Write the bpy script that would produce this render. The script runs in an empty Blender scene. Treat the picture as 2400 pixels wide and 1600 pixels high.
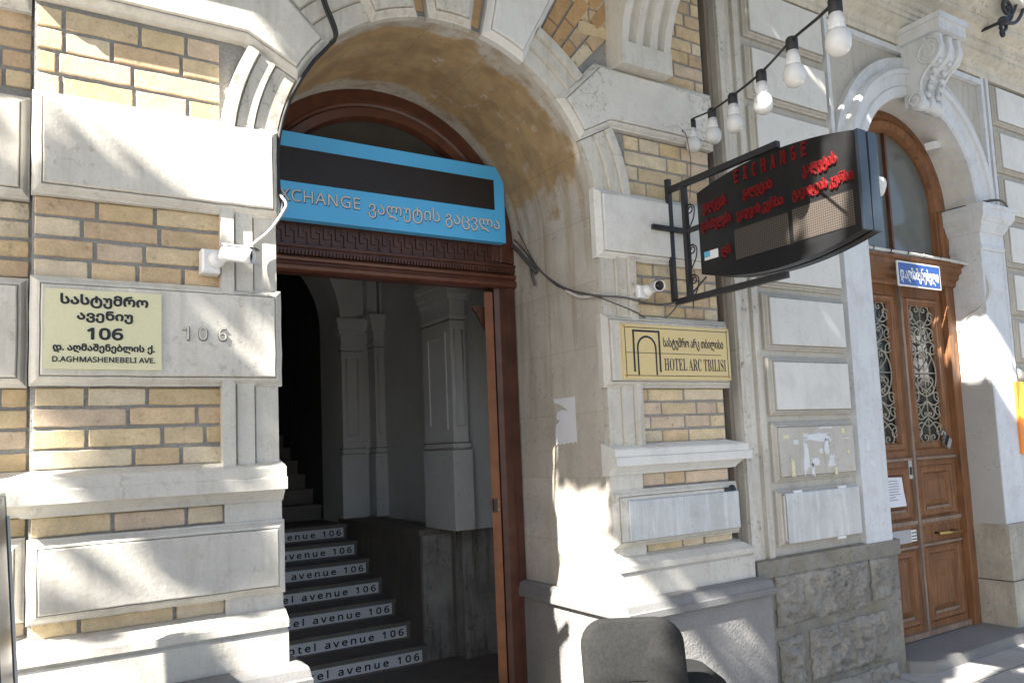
import bpy, math, random
from mathutils import Vector, Matrix
random.seed(7)
S = bpy.context.scene
COL = S.collection
R = math.radians
PI = math.pi

# ---------------------------------------------------------------- camera
cam = bpy.data.cameras.new('Camera'); camo = bpy.data.objects.new('Camera', cam); COL.objects.link(camo)
yaw, pitch, roll = 0.5757145, 0.0895413, -0.0441923
f_ = Vector((math.sin(yaw)*math.cos(pitch), math.cos(yaw)*math.cos(pitch), math.sin(pitch)))
r_ = Vector((math.cos(yaw), -math.sin(yaw), 0)); u_ = r_.cross(f_)
cr, sr = math.cos(roll), math.sin(roll)
r2 = cr*r_ + sr*u_; u2 = -sr*r_ + cr*u_
M = Matrix((r2, u2, -f_)).transposed().to_4x4(); M.translation = Vector((0, -3.4, 1.65))
camo.matrix_world = M
cam.sensor_width = 36; cam.lens = 1870.57/2400*36
cam.shift_x = -51.45/2400; cam.shift_y = 76.07/2400
cam.clip_start = .05; cam.clip_end = 2000
S.camera = camo
# ---------------------------------------------------------------- world + sun
SUN = Vector((1, .33, -1.0))          # travel direction of the light
w = bpy.data.worlds.new('World'); S.world = w; w.use_nodes = True
nt = w.node_tree; bg = nt.nodes['Background']
sky = nt.nodes.new('ShaderNodeTexSky'); sky.sky_type = 'NISHITA'; sky.sun_disc = False
sky.sun_elevation = math.asin(1/SUN.length); sky.sun_rotation = math.atan2(-SUN.x, -SUN.y)
sky.air_density = 1.0; sky.dust_density = 2.5; sky.ozone_density = 1.0
nt.links.new(sky.outputs[0], bg.inputs[0]); bg.inputs[1].default_value = .05
sl = bpy.data.lights.new('Sun', 'SUN'); sl.energy = 4.3; sl.angle = R(.53); sl.color = (1, .95, .86)
so = bpy.data.objects.new('Sun', sl); COL.objects.link(so)
so.rotation_mode = 'QUATERNION'; so.rotation_quaternion = SUN.to_track_quat('-Z', 'Y'); so.location = (-6, -4, 12)
S.view_settings.view_transform = 'Standard'; S.view_settings.look = 'None'; S.view_settings.gamma = 1
S.view_settings.exposure = 2.5
S.render.engine = 'CYCLES'

# ---------------------------------------------------------------- materials
MATS = {}
def nd(nt, t, **k):
    n = nt.nodes.new(t)
    for a, b in k.items():
        if a in n.inputs: n.inputs[a].default_value = b
        else: setattr(n, a, b)
    return n
def mat(name, col, rough=.8, var=.12, vs=3.0, spots=0, spotcol=(.08,.07,.06), bump=.3, bs=60, metal=0, attr=False, streak=0, streakcol=(.25,.2,.15), spec=.5, fine=.05, coat=0, bd=.004, crack=0):
    m = bpy.data.materials.new(name); m.use_nodes = True; nt = m.node_tree; L = nt.links
    b = nt.nodes['Principled BSDF']; b.inputs['Roughness'].default_value = rough; b.inputs['Metallic'].default_value = metal
    b.inputs['Specular IOR Level'].default_value = spec
    if coat: b.inputs['Coat Weight'].default_value = coat
    tc = nd(nt, 'ShaderNodeTexCoord'); geo = nd(nt, 'ShaderNodeNewGeometry')
    P = geo.outputs['Position']
    if attr:
        a = nd(nt, 'ShaderNodeVertexColor', layer_name='Col'); c = a.outputs[0]
    else:
        rgb = nd(nt, 'ShaderNodeRGB'); rgb.outputs[0].default_value = (*col, 1); c = rgb.outputs[0]
    def mix(c, fac, c2=None, mode='MIX'):
        mx = nd(nt, 'ShaderNodeMix', data_type='RGBA', blend_type=mode)
        if isinstance(fac, (int, float)): mx.inputs[0].default_value = fac
        else: L.new(fac, mx.inputs[0])
        L.new(c, mx.inputs[6])
        if isinstance(c2, tuple): mx.inputs[7].default_value = (*c2, 1)
        else: L.new(c2, mx.inputs[7])
        return mx.outputs[2]
    def noise(sc, det=6, rg=.6, vec=None):
        n = nd(nt, 'ShaderNodeTexNoise'); n.inputs['Scale'].default_value = sc; n.inputs['Detail'].default_value = det; n.inputs['Roughness'].default_value = rg
        L.new(vec or P, n.inputs['Vector']); return n.outputs[0]
    def ramp(v, a, b_, va=0., vb=1.):
        n = nd(nt, 'ShaderNodeMapRange'); n.inputs[1].default_value = a; n.inputs[2].default_value = b_; n.inputs[3].default_value = va; n.inputs[4].default_value = vb
        L.new(v, n.inputs[0]); return n.outputs[0]
    if var:
        v = ramp(noise(vs), .3, .7, 1-var, 1+var)
        cc = nd(nt, 'ShaderNodeCombineColor')
        for i in range(3): L.new(v, cc.inputs[i])
        c = mix(c, 1., cc.outputs[0], 'MULTIPLY')
    if fine:
        v = ramp(noise(90, 3), .3, .7, 1-fine, 1+fine)
        cc = nd(nt, 'ShaderNodeCombineColor')
        for i in range(3): L.new(v, cc.inputs[i])
        c = mix(c, 1., cc.outputs[0], 'MULTIPLY')
    if streak:
        mp = nd(nt, 'ShaderNodeMapping'); mp.inputs['Scale'].default_value = (7, 7, .7); L.new(P, mp.inputs[0])
        v = ramp(noise(2.2, 6, .7, mp.outputs[0]), .49, .66, 0, streak); c = mix(c, v, streakcol)
    if crack:
        wv = nd(nt, 'ShaderNodeVectorMath', operation='MULTIPLY_ADD'); nn = nd(nt, 'ShaderNodeTexNoise'); nn.inputs['Scale'].default_value = 6; nn.inputs['Detail'].default_value = 5
        L.new(P, nn.inputs['Vector']); L.new(nn.outputs['Color'], wv.inputs[0]); wv.inputs[1].default_value = (.16,.16,.16); L.new(P, wv.inputs[2])
        vo = nd(nt, 'ShaderNodeTexVoronoi', feature='DISTANCE_TO_EDGE'); vo.inputs['Scale'].default_value = 2.3; L.new(wv.outputs[0], vo.inputs['Vector'])
        c1 = ramp(vo.outputs['Distance'], .009, .004, 0, crack); c2_ = ramp(noise(1.6, 3), .56, .64, 0, .55); cm = nd(nt, 'ShaderNodeMath', operation='MULTIPLY'); L.new(c1, cm.inputs[0]); L.new(c2_, cm.inputs[1])
        c = mix(c, cm.outputs[0], (.22,.19,.16))
        bl = ramp(noise(5, 8, .7), .50, .62, 0, .42); c = mix(c, bl, streakcol)
    if spots:
        v1 = ramp(noise(26, 8, .75), .55, .64, 0, 1); v2 = ramp(noise(3.2, 3), .42, .60, 0, spots)
        mm = nd(nt, 'ShaderNodeMath', operation='MULTIPLY'); L.new(v1, mm.inputs[0]); L.new(v2, mm.inputs[1])
        c = mix(c, mm.outputs[0], spotcol)
    L.new(c, b.inputs['Base Color'])
    if bump:
        bp = nd(nt, 'ShaderNodeBump'); bp.inputs['Strength'].default_value = bump; bp.inputs['Distance'].default_value = bd
        mp2 = nd(nt, 'ShaderNodeMath', operation='ADD'); L.new(noise(bs, 8, .65), mp2.inputs[0]); L.new(noise(bs/7, 3), mp2.inputs[1])
        L.new(mp2.outputs[0], bp.inputs['Height']); L.new(bp.outputs[0], b.inputs['Normal'])
    MATS[name] = m
    return m, nt, b, c, mix, noise, ramp, P
def M_(n): return MATS[n]
mat('limestone', (.60,.575,.52), .85, .12, 2.5, spots=.4, spotcol=(.20,.17,.14), streak=.5, streakcol=(.44,.41,.36), bump=.45, bs=60, crack=.7)
mat('limestone_stained', (.60,.57,.51), .88, .18, 2.5, spots=.7, spotcol=(.10,.09,.08), streak=.6, streakcol=(.38,.33,.26), bump=.6, bs=45, crack=.8)
mat('limestone_pitted', (.62,.60,.55), .88, .16, 2.5, spots=1.0, spotcol=(.15,.14,.13), bump=.8, bs=32, crack=.8, streakcol=(.42,.40,.36))
mat('white_render', (.70,.69,.655), .85, .04, 2, spots=.2, spotcol=(.40,.37,.33), streak=.25, streakcol=(.55,.53,.49), bump=.15, crack=.25)
mat('dirty_render', (.51,.485,.435), .88, .12, 2.5, spots=.5, spotcol=(.25,.22,.19), streak=.5, streakcol=(.36,.33,.28), bump=.3, crack=.7)
mat('blue_white_paint', (.66,.68,.70), .75, .06, 2, spots=.5, spotcol=(.34,.33,.32), streak=.3, streakcol=(.50,.50,.49), bump=.2, crack=.4)
mat('cream_cornice', (.62,.58,.49), .88, .16, 3, spots=.9, spotcol=(.24,.21,.17), streak=.5, streakcol=(.42,.37,.28), bump=.4, bs=40)
mat('grey_plaster', (.42,.42,.41), .9, .08, 3, spots=.6, spotcol=(.12,.12,.12), bump=.3)
mat('recess_brown', (.24,.205,.17), .95, .15, 4, bump=.3)  # dark brown for the narrow gaps beside the corner strips
mat('brick', (1,1,1), .92, .16, 12, spots=.5, spotcol=(.14,.10,.07), bump=.55, bs=60, attr=True, fine=.1)
mat('mortar', (.30,.295,.285), .97, .15, 8, bump=1.0, bs=90, fine=.15, bd=.008)
mat('basalt', (.20,.197,.195), .75, .1, 3, spots=.5, spotcol=(.12,.11,.11), bump=.5, bs=80)
mat('rough_basalt', (.30,.285,.255), .9, .28, 7, spots=1, spotcol=(.09,.08,.07), bump=1.0, bs=40, streak=.3, streakcol=(.30,.25,.14), bd=.02)
mat('tooled_granite', (.27,.262,.255), .75, .10, 3, spots=.4, spotcol=(.15,.14,.14), bump=1, bs=62, bd=.014)
mat('dark_wood', (.075,.027,.016), .42, .35, 9, bump=.25, bs=30, spec=.5)
mat('red_wood', (.105,.036,.019), .38, .3, 12, bump=.2, bs=30)
mat('leaf_wood', (.20,.072,.025), .6, .25, 10, bump=.2, bs=30)
mat('black_iron', (.022,.022,.024), .5, .2, 10, bump=.1)
mat('grille_iron', (.36,.33,.26), .55, .2, 10, bump=.1)
mat('board_black', (.012,.012,.013), .35, .3, 6, bump=.03, spec=.4)
mat('board_edge', (.05,.065,.085), .3, .3, 6, bump=.05)
mat('led_mesh', (.11,.085,.07), .55, .1, 5, bump=0)
mat('strip_brown', (.030,.021,.019), .5, .1, 5, bump=0)
mat('board_brown', (.018,.013,.012), .5, .1, 5, bump=0)
mat('led_letter', (.20,.008,.010), .4, .25, 20, bump=0)
mat('led_letter_core', (.10,.004,.005), .4, .2, 20, bump=0)
mat('sign_blue', (.10,.50,.90), .3, .05, 2, bump=.02, fine=.02)
mat('sign_letter', (.70,.66,.62), .5, .05, 3, bump=0)
mat('letter_shadow', (.02,.08,.17), .5, 0, 3, bump=0)
mat('plaque_cream', (.70,.66,.42), .3, .04, 2, bump=.03, fine=.03)
mat('plaque_gold', (.68,.52,.25), .28, .05, 2, bump=.03, fine=.03, metal=.15)
mat('black_letter', (.015,.015,.018), .5, 0, 3, bump=0)
mat('dark_outline', (.16,.15,.14), .8, 0, 3, bump=0)
mat('street_blue', (.03,.09,.33), .3, .06, 3, bump=.02)
mat('white_enamel', (.78,.78,.74), .35, .05, 3, bump=.02)
mat('white_plastic', (.74,.74,.74), .35, .04, 4, bump=.03)
mat('bulb_glass', (.62,.62,.61), .14, .02, 4, bump=0, fine=0)
mat('rubber_black', (.018,.018,.018), .6, .2, 8, bump=.1)
mat('lens_black', (.006,.006,.008), .08, 0, 8, bump=0, fine=0)
mat('cable_grey', (.10,.095,.09), .7, .3, 6, bump=.2)
mat('cable_white', (.6,.58,.54), .6, .2, 6, bump=.2)
mat('paper', (.74,.75,.79), .85, .05, 4, bump=.1)
mat('sheet_metal', (.55,.57,.59), .38, .14, 4, bump=.10, bs=12, metal=.6, streak=.7, streakcol=(.74,.76,.78), spots=.3, spotcol=(.3,.3,.3))  # pale streaks painted into the colour stand in for shiny highlights
mat('brass', (.60,.42,.14), .3, .15, 6, metal=.9, bump=.1)
mat('steel', (.5,.5,.5), .35, .1, 6, metal=.8, bump=.05)
mat('fabric_black', (.024,.024,.024), .95, .12, 10, bump=.3, bs=400, spec=.2, fine=.2)
mat('plastic_black', (.015,.015,.016), .45, .1, 6, bump=.05)
mat('interior_paint', (.62,.62,.61), .9, .08, 2, spots=.3, spotcol=(.15,.14,.13), bump=.2)
mat('interior_stained', (.29,.275,.25), .9, .35, 3, spots=.9, spotcol=(.06,.05,.045), streak=.8, streakcol=(.07,.06,.05), bump=.4)
mat('dado_brown', (.15,.132,.112), .8, .2, 3, streak=.5, streakcol=(.22,.195,.16), bump=.3)
mat('stair_stone', (.19,.17,.15), .8, .2, 4, spots=.5, bump=.4)
mat('strip_white', (.80,.81,.83), .5, .04, 3, bump=.02)
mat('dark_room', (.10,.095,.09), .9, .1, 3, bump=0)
mat('orange_film', (.85,.26,.03), .35, .05, 3, bump=0)
mat('yellow_film', (.9,.6,.08), .35, .05, 3, bump=0)
mat('clear_edge', (.55,.57,.42), .25, .1, 4, bump=0)
mat('panel_dark', (.02,.022,.035), .3, .2, 3, bump=0)
mat('basalt_warm', (.235,.22,.19), .92, .28, 5, spots=1, spotcol=(.09,.08,.07), streak=.5, streakcol=(.27,.22,.11), bump=1, bs=35, bd=.012)
mat('weathered_base', (.40,.375,.31), .92, .25, 4, spots=1, spotcol=(.16,.145,.12), streak=.5, streakcol=(.25,.24,.21), bump=1, bs=30, bd=.012)
mat('asphalt', (.05,.05,.052), .95, .2, 2, bump=.6, bs=120)
mat('bark', (.14,.11,.085), .95, .25, 4, bump=1, bs=20, bd=.02)
mat('leaf', (.055,.11,.03), .6, .3, 3, bump=0)
mat('peeled', (.66,.68,.70), .9, .1, 20, bump=.3)
mat('cyan_film', (.10,.42,.60), .4, 0, 3, bump=0)
# wood of the second door: orange varnish with grain along z
def wood_mat(name, c1, c2, c3):
    m, nt, b, c, mix, noise, ramp, P = mat(name, c1, .6, .3, 5, bump=0, spec=.35)
    L = nt.links
    mp = nd(nt, 'ShaderNodeMapping'); mp.inputs['Scale'].default_value = (30, 30, 1.6); L.new(P, mp.inputs[0])
    g = ramp(noise(2.5, 6, .6, mp.outputs[0]), .35, .7); c = mix(c, g, c2)
    g2 = ramp(noise(1.3, 8, .7, mp.outputs[0]), .54, .68, 0, .85); c = mix(c, g2, c3)
    L.new(c, b.inputs['Base Color'])
    bp = nd(nt, 'ShaderNodeBump'); bp.inputs['Strength'].default_value = .25; bp.inputs['Distance'].default_value = .003
    L.new(noise(2.5, 6, .6, mp.outputs[0]), bp.inputs['Height']); L.new(bp.outputs[0], b.inputs['Normal'])
wood_mat('orange_wood', (.27,.128,.056), (.16,.070,.032), (.055,.034,.024))
wood_mat('grey_wood', (.30,.21,.15), (.19,.14,.11), (.08,.06,.05))
# soffit: pale stone with brown old paint in its middle
def soffit_mat():
    m, nt, b, c, mix, noise, ramp, P = mat('soffit', (.53,.495,.44), .9, .14, 3, spots=.5, spotcol=(.2,.16,.12), bump=.4, bs=50)
    L = nt.links
    sx = nd(nt, 'ShaderNodeSeparateXYZ'); L.new(P, sx.inputs[0])
    def add(a, k, n, off):
        q = nd(nt, 'ShaderNodeMath', operation='MULTIPLY_ADD'); L.new(n, q.inputs[0]); q.inputs[1].default_value = k
        if isinstance(a, float): q.inputs[2].default_value = a
        else: L.new(a, q.inputs[2])
        return q.outputs[0]
    n1 = noise(2.6, 7, .65); n2 = noise(1.7, 4)
    yy = add(sx.outputs[1], .5, n1, 0)          # y + .5 n
    f1 = ramp(yy, .33, .37)
    yb = add(sx.outputs[1], .35, n2, 0); f1b = ramp(yb, .97, .92)
    zz = add(sx.outputs[2], .9, n1, 0); f2 = ramp(zz, 3.50, 3.60)
    m1 = nd(nt, 'ShaderNodeMath', operation='MULTIPLY'); L.new(f1, m1.inputs[0]); L.new(f2, m1.inputs[1])
    m2 = nd(nt, 'ShaderNodeMath', operation='MULTIPLY'); L.new(m1.outputs[0], m2.inputs[0]); L.new(f1b, m2.inputs[1])
    brown = mix(mix(mix(c, 1., (.46,.32,.165)), ramp(noise(5, 6), .45, .62), (.33,.22,.115)), ramp(noise(3.4, 5, .7), .56, .66, 0, .7), (.47,.41,.33))
    c2 = mix(c, m2.outputs[0], brown)
    sc = ramp(noise(16, 8, .8), .57, .61, 0, .7); zone = ramp(noise(2.1, 2), .46, .54); mm = nd(nt, 'ShaderNodeMath', operation='MULTIPLY'); L.new(sc, mm.inputs[0]); L.new(zone, mm.inputs[1])
    c2 = mix(c2, mm.outputs[0], (.6,.56,.5))
    # damp streaks on the jamb
    mp = nd(nt, 'ShaderNodeMapping'); mp.inputs['Scale'].default_value = (5, 7, .55); L.new(P, mp.inputs[0])
    s = ramp(noise(1.6, 5, .6, mp.outputs[0]), .47, .66, 0, .75); zlow = ramp(sx.outputs[2], 1.2, 2.9, .25, 1); mk = nd(nt, 'ShaderNodeMath', operation='MULTIPLY'); L.new(s, mk.inputs[0]); L.new(zlow, mk.inputs[1])
    c2 = mix(c2, mk.outputs[0], (.33,.24,.14))
    dx = nd(nt, 'ShaderNodeMath', operation='SUBTRACT'); L.new(sx.outputs[0], dx.inputs[0]); dx.inputs[1].default_value = 1.785
    dz = nd(nt, 'ShaderNodeMath', operation='SUBTRACT'); L.new(sx.outputs[2], dz.inputs[0]); dz.inputs[1].default_value = 2.90
    at = nd(nt, 'ShaderNodeMath', operation='ARCTAN2'); L.new(dz.outputs[0], at.inputs[0]); L.new(dx.outputs[0], at.inputs[1])
    am = nd(nt, 'ShaderNodeMath', operation='MAXIMUM'); L.new(at.outputs[0], am.inputs[0]); am.inputs[1].default_value = 0
    zm = nd(nt, 'ShaderNodeMath', operation='MINIMUM'); L.new(dz.outputs[0], zm.inputs[0]); zm.inputs[1].default_value = 0
    sc_ = nd(nt, 'ShaderNodeMath', operation='MULTIPLY_ADD'); L.new(am.outputs[0], sc_.inputs[0]); sc_.inputs[1].default_value = .875; L.new(zm.outputs[0], sc_.inputs[2])
    cv = nd(nt, 'ShaderNodeCombineXYZ'); L.new(sx.outputs[1], cv.inputs[0]); L.new(sc_.outputs[0], cv.inputs[1])
    bk = nd(nt, 'ShaderNodeTexBrick'); bk.inputs['Scale'].default_value = 1; bk.inputs['Brick Width'].default_value = .52; bk.inputs['Row Height'].default_value = .36; bk.inputs['Mortar Size'].default_value = .0028; bk.inputs['Mortar Smooth'].default_value = .6
    bk.inputs['Color1'].default_value = (1.03,1.025,1.02,1); bk.inputs['Color2'].default_value = (.93,.92,.91,1); bk.inputs['Mortar'].default_value = (.80,.76,.70,1); L.new(cv.outputs[0], bk.inputs['Vector'])
    c2 = mix(c2, 1., bk.outputs[0], 'MULTIPLY')
    mo = ramp(noise(34, 6, .75), .58, .64, 0, .55); mz = ramp(noise(1.9, 4), .5, .6); mq = nd(nt, 'ShaderNodeMath', operation='MULTIPLY'); L.new(mo, mq.inputs[0]); L.new(mz, mq.inputs[1])
    c2 = mix(c2, mq.outputs[0], (.12,.11,.10))
    L.new(c2, b.inputs['Base Color'])
soffit_mat()
def glass_mat(name, col, rough=.05):
    m, *_ = mat(name, col, rough, .15, 5, bump=.05, bs=4, spec=.7, fine=0)
glass_mat('dusty_glass', (.13,.14,.13), .12)
glass_mat('dark_glass', (.05,.05,.047), .12)
# paving: slabs with joints
def paving_mat():
    m, nt, b, c, mix, noise, ramp, P = mat('paving', (.40,.39,.37), .85, .12, 3, spots=.5, spotcol=(.15,.14,.13), bump=.25, bs=60)
    L = nt.links
    br = nd(nt, 'ShaderNodeTexBrick'); br.inputs['Scale'].default_value = 1; br.inputs['Mortar Size'].default_value = .006
    br.inputs['Brick Width'].default_value = .62; br.inputs['Row Height'].default_value = .42
    br.inputs['Color1'].default_value = (1,1,1,1); br.inputs['Color2'].default_value = (.84,.84,.86,1); br.inputs['Mortar'].default_value = (.35,.34,.33,1)
    L.new(P, br.inputs['Vector'])
    L.new(mix(c, 1., br.outputs[0], 'MULTIPLY'), b.inputs['Base Color'])
paving_mat()
# LED mesh: grid of small pale dots in a dark brown sheet
def led_mat():
    m, nt, b, c, mix, noise, ramp, P = mat('led_grid', (.022,.017,.015), .5, .1, 5, bump=0)
    L = nt.links
    v = nd(nt, 'ShaderNodeTexVoronoi'); v.inputs['Scale'].default_value = 85; v.inputs['Randomness'].default_value = 0
    L.new(P, v.inputs['Vector']); d = ramp(v.outputs['Distance'], .50, .36)
    L.new(mix(c, d, (.085,.07,.058)), b.inputs['Base Color'])
led_mat()

# ---------------------------------------------------------------- mesh builder
class MB:
    def __init__(s): s.v = []; s.f = []; s.m = []; s.c = []; s.mats = []; s.col = None; s.smooth = False; s.sm = []
    def mi(s, name):
        if name not in s.mats: s.mats.append(name)
        return s.mats.index(name)
    def add(s, vs, fs, mat=None, col=None, smooth=False):
        o = len(s.v); s.v += [tuple(p) for p in vs]; k = s.mi(mat or s.cur)
        for f in fs:
            s.f.append(tuple(i+o for i in f)); s.m.append(k); s.c.append(col or (1,1,1)); s.sm.append(smooth)
    cur = 'limestone'
    def box(s, x0, x1, y0, y1, z0, z1, mat=None, col=None, ch=0):
        if ch:
            s.loops([[(x0,y1,z0),(x1,y1,z0),(x1,y1,z1),(x0,y1,z1)], [(x0,y0+ch,z0),(x1,y0+ch,z0),(x1,y0+ch,z1),(x0,y0+ch,z1)],
                     [(x0+ch,y0,z0+ch),(x1-ch,y0,z0+ch),(x1-ch,y0,z1-ch),(x0+ch,y0,z1-ch)]], mat, col=col, cap=(1,1)); return
        v = [(x0,y0,z0),(x1,y0,z0),(x1,y1,z0),(x0,y1,z0),(x0,y0,z1),(x1,y0,z1),(x1,y1,z1),(x0,y1,z1)]
        s.add(v, [(0,3,2,1),(4,5,6,7),(0,1,5,4),(1,2,6,5),(2,3,7,6),(3,0,4,7)], mat, col)
    def obox(s, c, ax, ay, az, mat=None, col=None):   # oriented box: centre + half axes
        c, ax, ay, az = map(Vector, (c, ax, ay, az))
        v = [c+i*ax+j*ay+k*az for k in (-1,1) for i, j in ((-1,-1),(1,-1),(1,1),(-1,1))]
        s.add(v, [(0,3,2,1),(4,5,6,7),(0,1,5,4),(1,2,6,5),(2,3,7,6),(3,0,4,7)], mat, col)
    def loops(s, L, mat=None, cap=(0,1), closed=True, col=None, smooth=False):
        n = len(L[0]); v = [p for l in L for p in l]; f = []
        for i in range(len(L)-1):
            for j in range(n if closed else n-1):
                a, b = i*n+j, i*n+(j+1) % n
                f.append((a, b, b+n, a+n))
        if cap[0]: f.append(tuple(range(n-1, -1, -1)))
        if cap[1]: f.append(tuple((len(L)-1)*n+j for j in range(n)))
        s.add(v, f, mat, col, smooth)
    def panel(s, poly, lv, mat=None, tr=lambda x, y, z: (x, y, z), col=None, face=None):
        # raised or sunk panel: polygon in (x,z), counter-clockwise from the front; levels (inset, y)
        s.loops([[tr(p[0], y, p[1]) for p in inset(poly, d)] for d, y in lv], mat, (0, 0 if face else 1), col=col)
        if face: s.add([tr(p[0], lv[-1][1], p[1]) for p in inset(poly, lv[-1][0])], [tuple(range(len(poly)))], face)
    def prism(s, poly, y0, y1, mat=None):
        s.loops([[(x,y1,z) for x, z in poly], [(x,y0,z) for x, z in poly]], mat, (1,1))
    def tube(s, pts, r, n=8, mat=None, caps=True):
        pts = [Vector(p) for p in pts]; rings = []; up = None
        for i, p in enumerate(pts):
            t = (pts[min(i+1, len(pts)-1)]-pts[max(i-1, 0)]).normalized()
            if up is None: up = Vector((0,0,1)) if abs(t.z) < .9 else Vector((1,0,0))
            a = (up - t*up.dot(t)).normalized(); up = a; b = t.cross(a)
            rr = r[i] if isinstance(r, (list, tuple)) else r
            rings.append([p + rr*(math.cos(2*PI*k/n)*a + math.sin(2*PI*k/n)*b) for k in range(n)])
        s.loops(rings, mat, (1,1) if caps else (0,0), smooth=True)
    def lathe(s, prof, o, ax=(0,0,1), n=24, mat=None):
        o = Vector(o); ax = Vector(ax).normalized(); a = ax.orthogonal().normalized(); b = ax.cross(a)
        s.loops([[o + ax*h + r*(math.cos(2*PI*k/n)*a + math.sin(2*PI*k/n)*b) for k in range(n)] for r, h in prof], mat, (1,1), smooth=True)
    def arcsweep(s, cx, cz, prof, a0, a1, n=24, mat=None):
        L = []
        for i in range(n+1):
            a = R(a0 + (a1-a0)*i/n); L.append([(cx+r*math.cos(a), y, cz+r*math.sin(a)) for r, y in prof])
        s.loops(L, mat, (1,1), closed=True)
    def sweep(s, path, prof, mat=None):
        # plan path, outward on the right hand; profile (offset, z)
        P = [Vector(p) for p in path]; N = []
        for i in range(len(P)):
            ns = []
            for a, b in ((i-1, i), (i, i+1)):
                if a >= 0 and b < len(P):
                    d = (P[b]-P[a]).normalized(); ns.append(Vector((d.y, -d.x)))
            m = sum(ns, Vector((0,0)))/len(ns); N.append(m/m.dot(m)*1.0 if len(ns) > 1 else m)
        s.loops([[(p.x+n.x*o, p.y+n.y*o, z) for o, z in prof] for p, n in zip(P, N)], mat, (1,1), closed=True)
    def text(s, body, o, rt, up, w=None, h=None, mat='black_letter', bold=0, depth=.002, space=1.0, shear=0, fat=0):
        if fat:
            rt_, up_, o_ = Vector(rt), Vector(up), Vector(o); k = 0; nn_ = rt_.cross(up_)
            for dx, dz in ((0,0),(1,0),(-1,0),(0,1),(0,-1),(.7,.7),(-.7,.7),(.7,-.7),(-.7,-.7)):
                s.text(body, o_+rt_*fat*dx+up_*fat*dz+nn_*.00012*k, rt, up, w and w-2*fat, h and h-2*fat, mat, 0, depth, space, shear); k += 1
            return
        vs, fs = textmesh(body, bold, space)
        xs = [p[0] for p in vs]; ys = [p[1] for p in vs]; x0, x1, y0, y1 = min(xs), max(xs), min(ys), max(ys)
        sx = w/(x1-x0) if w else None; sy = h/(y1-y0) if h else None
        sx = sx or sy; sy = sy or sx
        o, rt, up = Vector(o), Vector(rt), Vector(up); nn = rt.cross(up)
        q = [o + rt*((p[0]-(x0+x1)/2)*sx + shear*(p[1]-y0)*sy) + up*((p[1]-(y0+y1)/2)*sy) for p in vs]
        n = len(q); top = [p+nn*depth for p in q]
        edges = {}
        for f in fs:
            for a, b in zip(f, f[1:]+f[:1]): edges[(a, b)] = 1
        side = [(a, b, b+n, a+n) for a, b in edges if (b, a) not in edges]
        s.add(q+top, [tuple(i+n for i in f) for f in fs]+side, mat)
    def build(s, name, parent=None, label=None):
        me = bpy.data.meshes.new(name); me.from_pydata(s.v, [], s.f)
        for n in s.mats: me.materials.append(M_(n))
        me.polygons.foreach_set('material_index', s.m); me.polygons.foreach_set('use_smooth', s.sm)
        if any(c != (1,1,1) for c in s.c):
            ca = me.color_attributes.new('Col', 'FLOAT_COLOR', 'CORNER'); d = []
            for p in me.polygons: d += [*s.c[p.index], 1.0]*p.loop_total
            ca.data.foreach_set('color', d)
        me.update()
        o = bpy.data.objects.new(name, me); COL.objects.link(o)
        if parent: o.parent = parent; o.matrix_parent_inverse = Matrix.Translation(-world_loc(parent))
        if label: o['label'] = label
        return o
def world_loc(o):
    v = Vector((0,0,0))
    while o: v += o.location + (o.matrix_parent_inverse.translation if o.parent else Vector((0,0,0))); o = o.parent
    return v
def inset(poly, d):
    n = len(poly); out = []
    for i in range(n):
        p0, p, p1 = Vector(poly[i-1]), Vector(poly[i]), Vector(poly[(i+1) % n])
        a = (p-p0).normalized(); b = (p1-p).normalized(); na = Vector((-a.y, a.x)); nb = Vector((-b.y, b.x))
        m = na+nb; m = m/max(m.dot(m)/2, .15); out.append(tuple(p+m*d))
    return out
TC = {}
def textmesh(body, bold, space):
    k = (body, bold, space)
    if k in TC: return TC[k]
    cu = bpy.data.curves.new('t', 'FONT'); cu.body = body; cu.size = 1; cu.offset = bold; cu.space_character = space; cu.resolution_u = 3
    o = bpy.data.objects.new('t', cu); COL.objects.link(o)
    dg = bpy.context.evaluated_depsgraph_get(); dg.update()
    me = o.evaluated_get(dg).to_mesh()
    # weld doubles so that side walls follow the true outline
    idx = {}; vs = []; mp = []
    for v in me.vertices:
        q = (round(v.co.x, 5), round(v.co.y, 5))
        if q not in idx: idx[q] = len(vs); vs.append(q)
        mp.append(idx[q])
    fs = []
    for p in me.polygons:
        f = []
        for i in p.vertices:
            if mp[i] not in f: f.append(mp[i])
        if len(f) > 2: fs.append(f)
    o.evaluated_get(dg).to_mesh_clear(); bpy.data.objects.remove(o); bpy.data.curves.remove(cu)
    TC[k] = (vs, fs); return TC[k]
def ms(t, base=0x1D5A0, dig=0x1D7E2):
    # plain sans-serif letter forms (mathematical alphanumerics) for signs set in a grotesque face
    o = ''
    for ch in t:
        if 'A' <= ch <= 'Z': o += chr(base+ord(ch)-65)
        elif 'a' <= ch <= 'z': o += chr(base+26+ord(ch)-97)
        elif '0' <= ch <= '9': o += chr(dig+ord(ch)-48)
        else: o += ch
    return o
def thing(name, label, cat, loc=(0,0,0), group=None):
    o = bpy.data.objects.new(name, None); COL.objects.link(o); o.location = loc; o.empty_display_size = .1
    o['label'] = label; o['category'] = cat
    if group: o['group'] = group
    return o
def tag(o, label, cat, group=None):
    o['label'] = label; o['category'] = cat
    if group: o['group'] = group
    return o
def struct(o, label=None, kind='structure'):
    o['kind'] = kind
    return o
def arcpts(cx, cz, r, a0, a1, n): return [(cx+r*math.cos(R(a0+(a1-a0)*i/n)), cz+r*math.sin(R(a0+(a1-a0)*i/n))) for i in range(n+1)]
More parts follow.
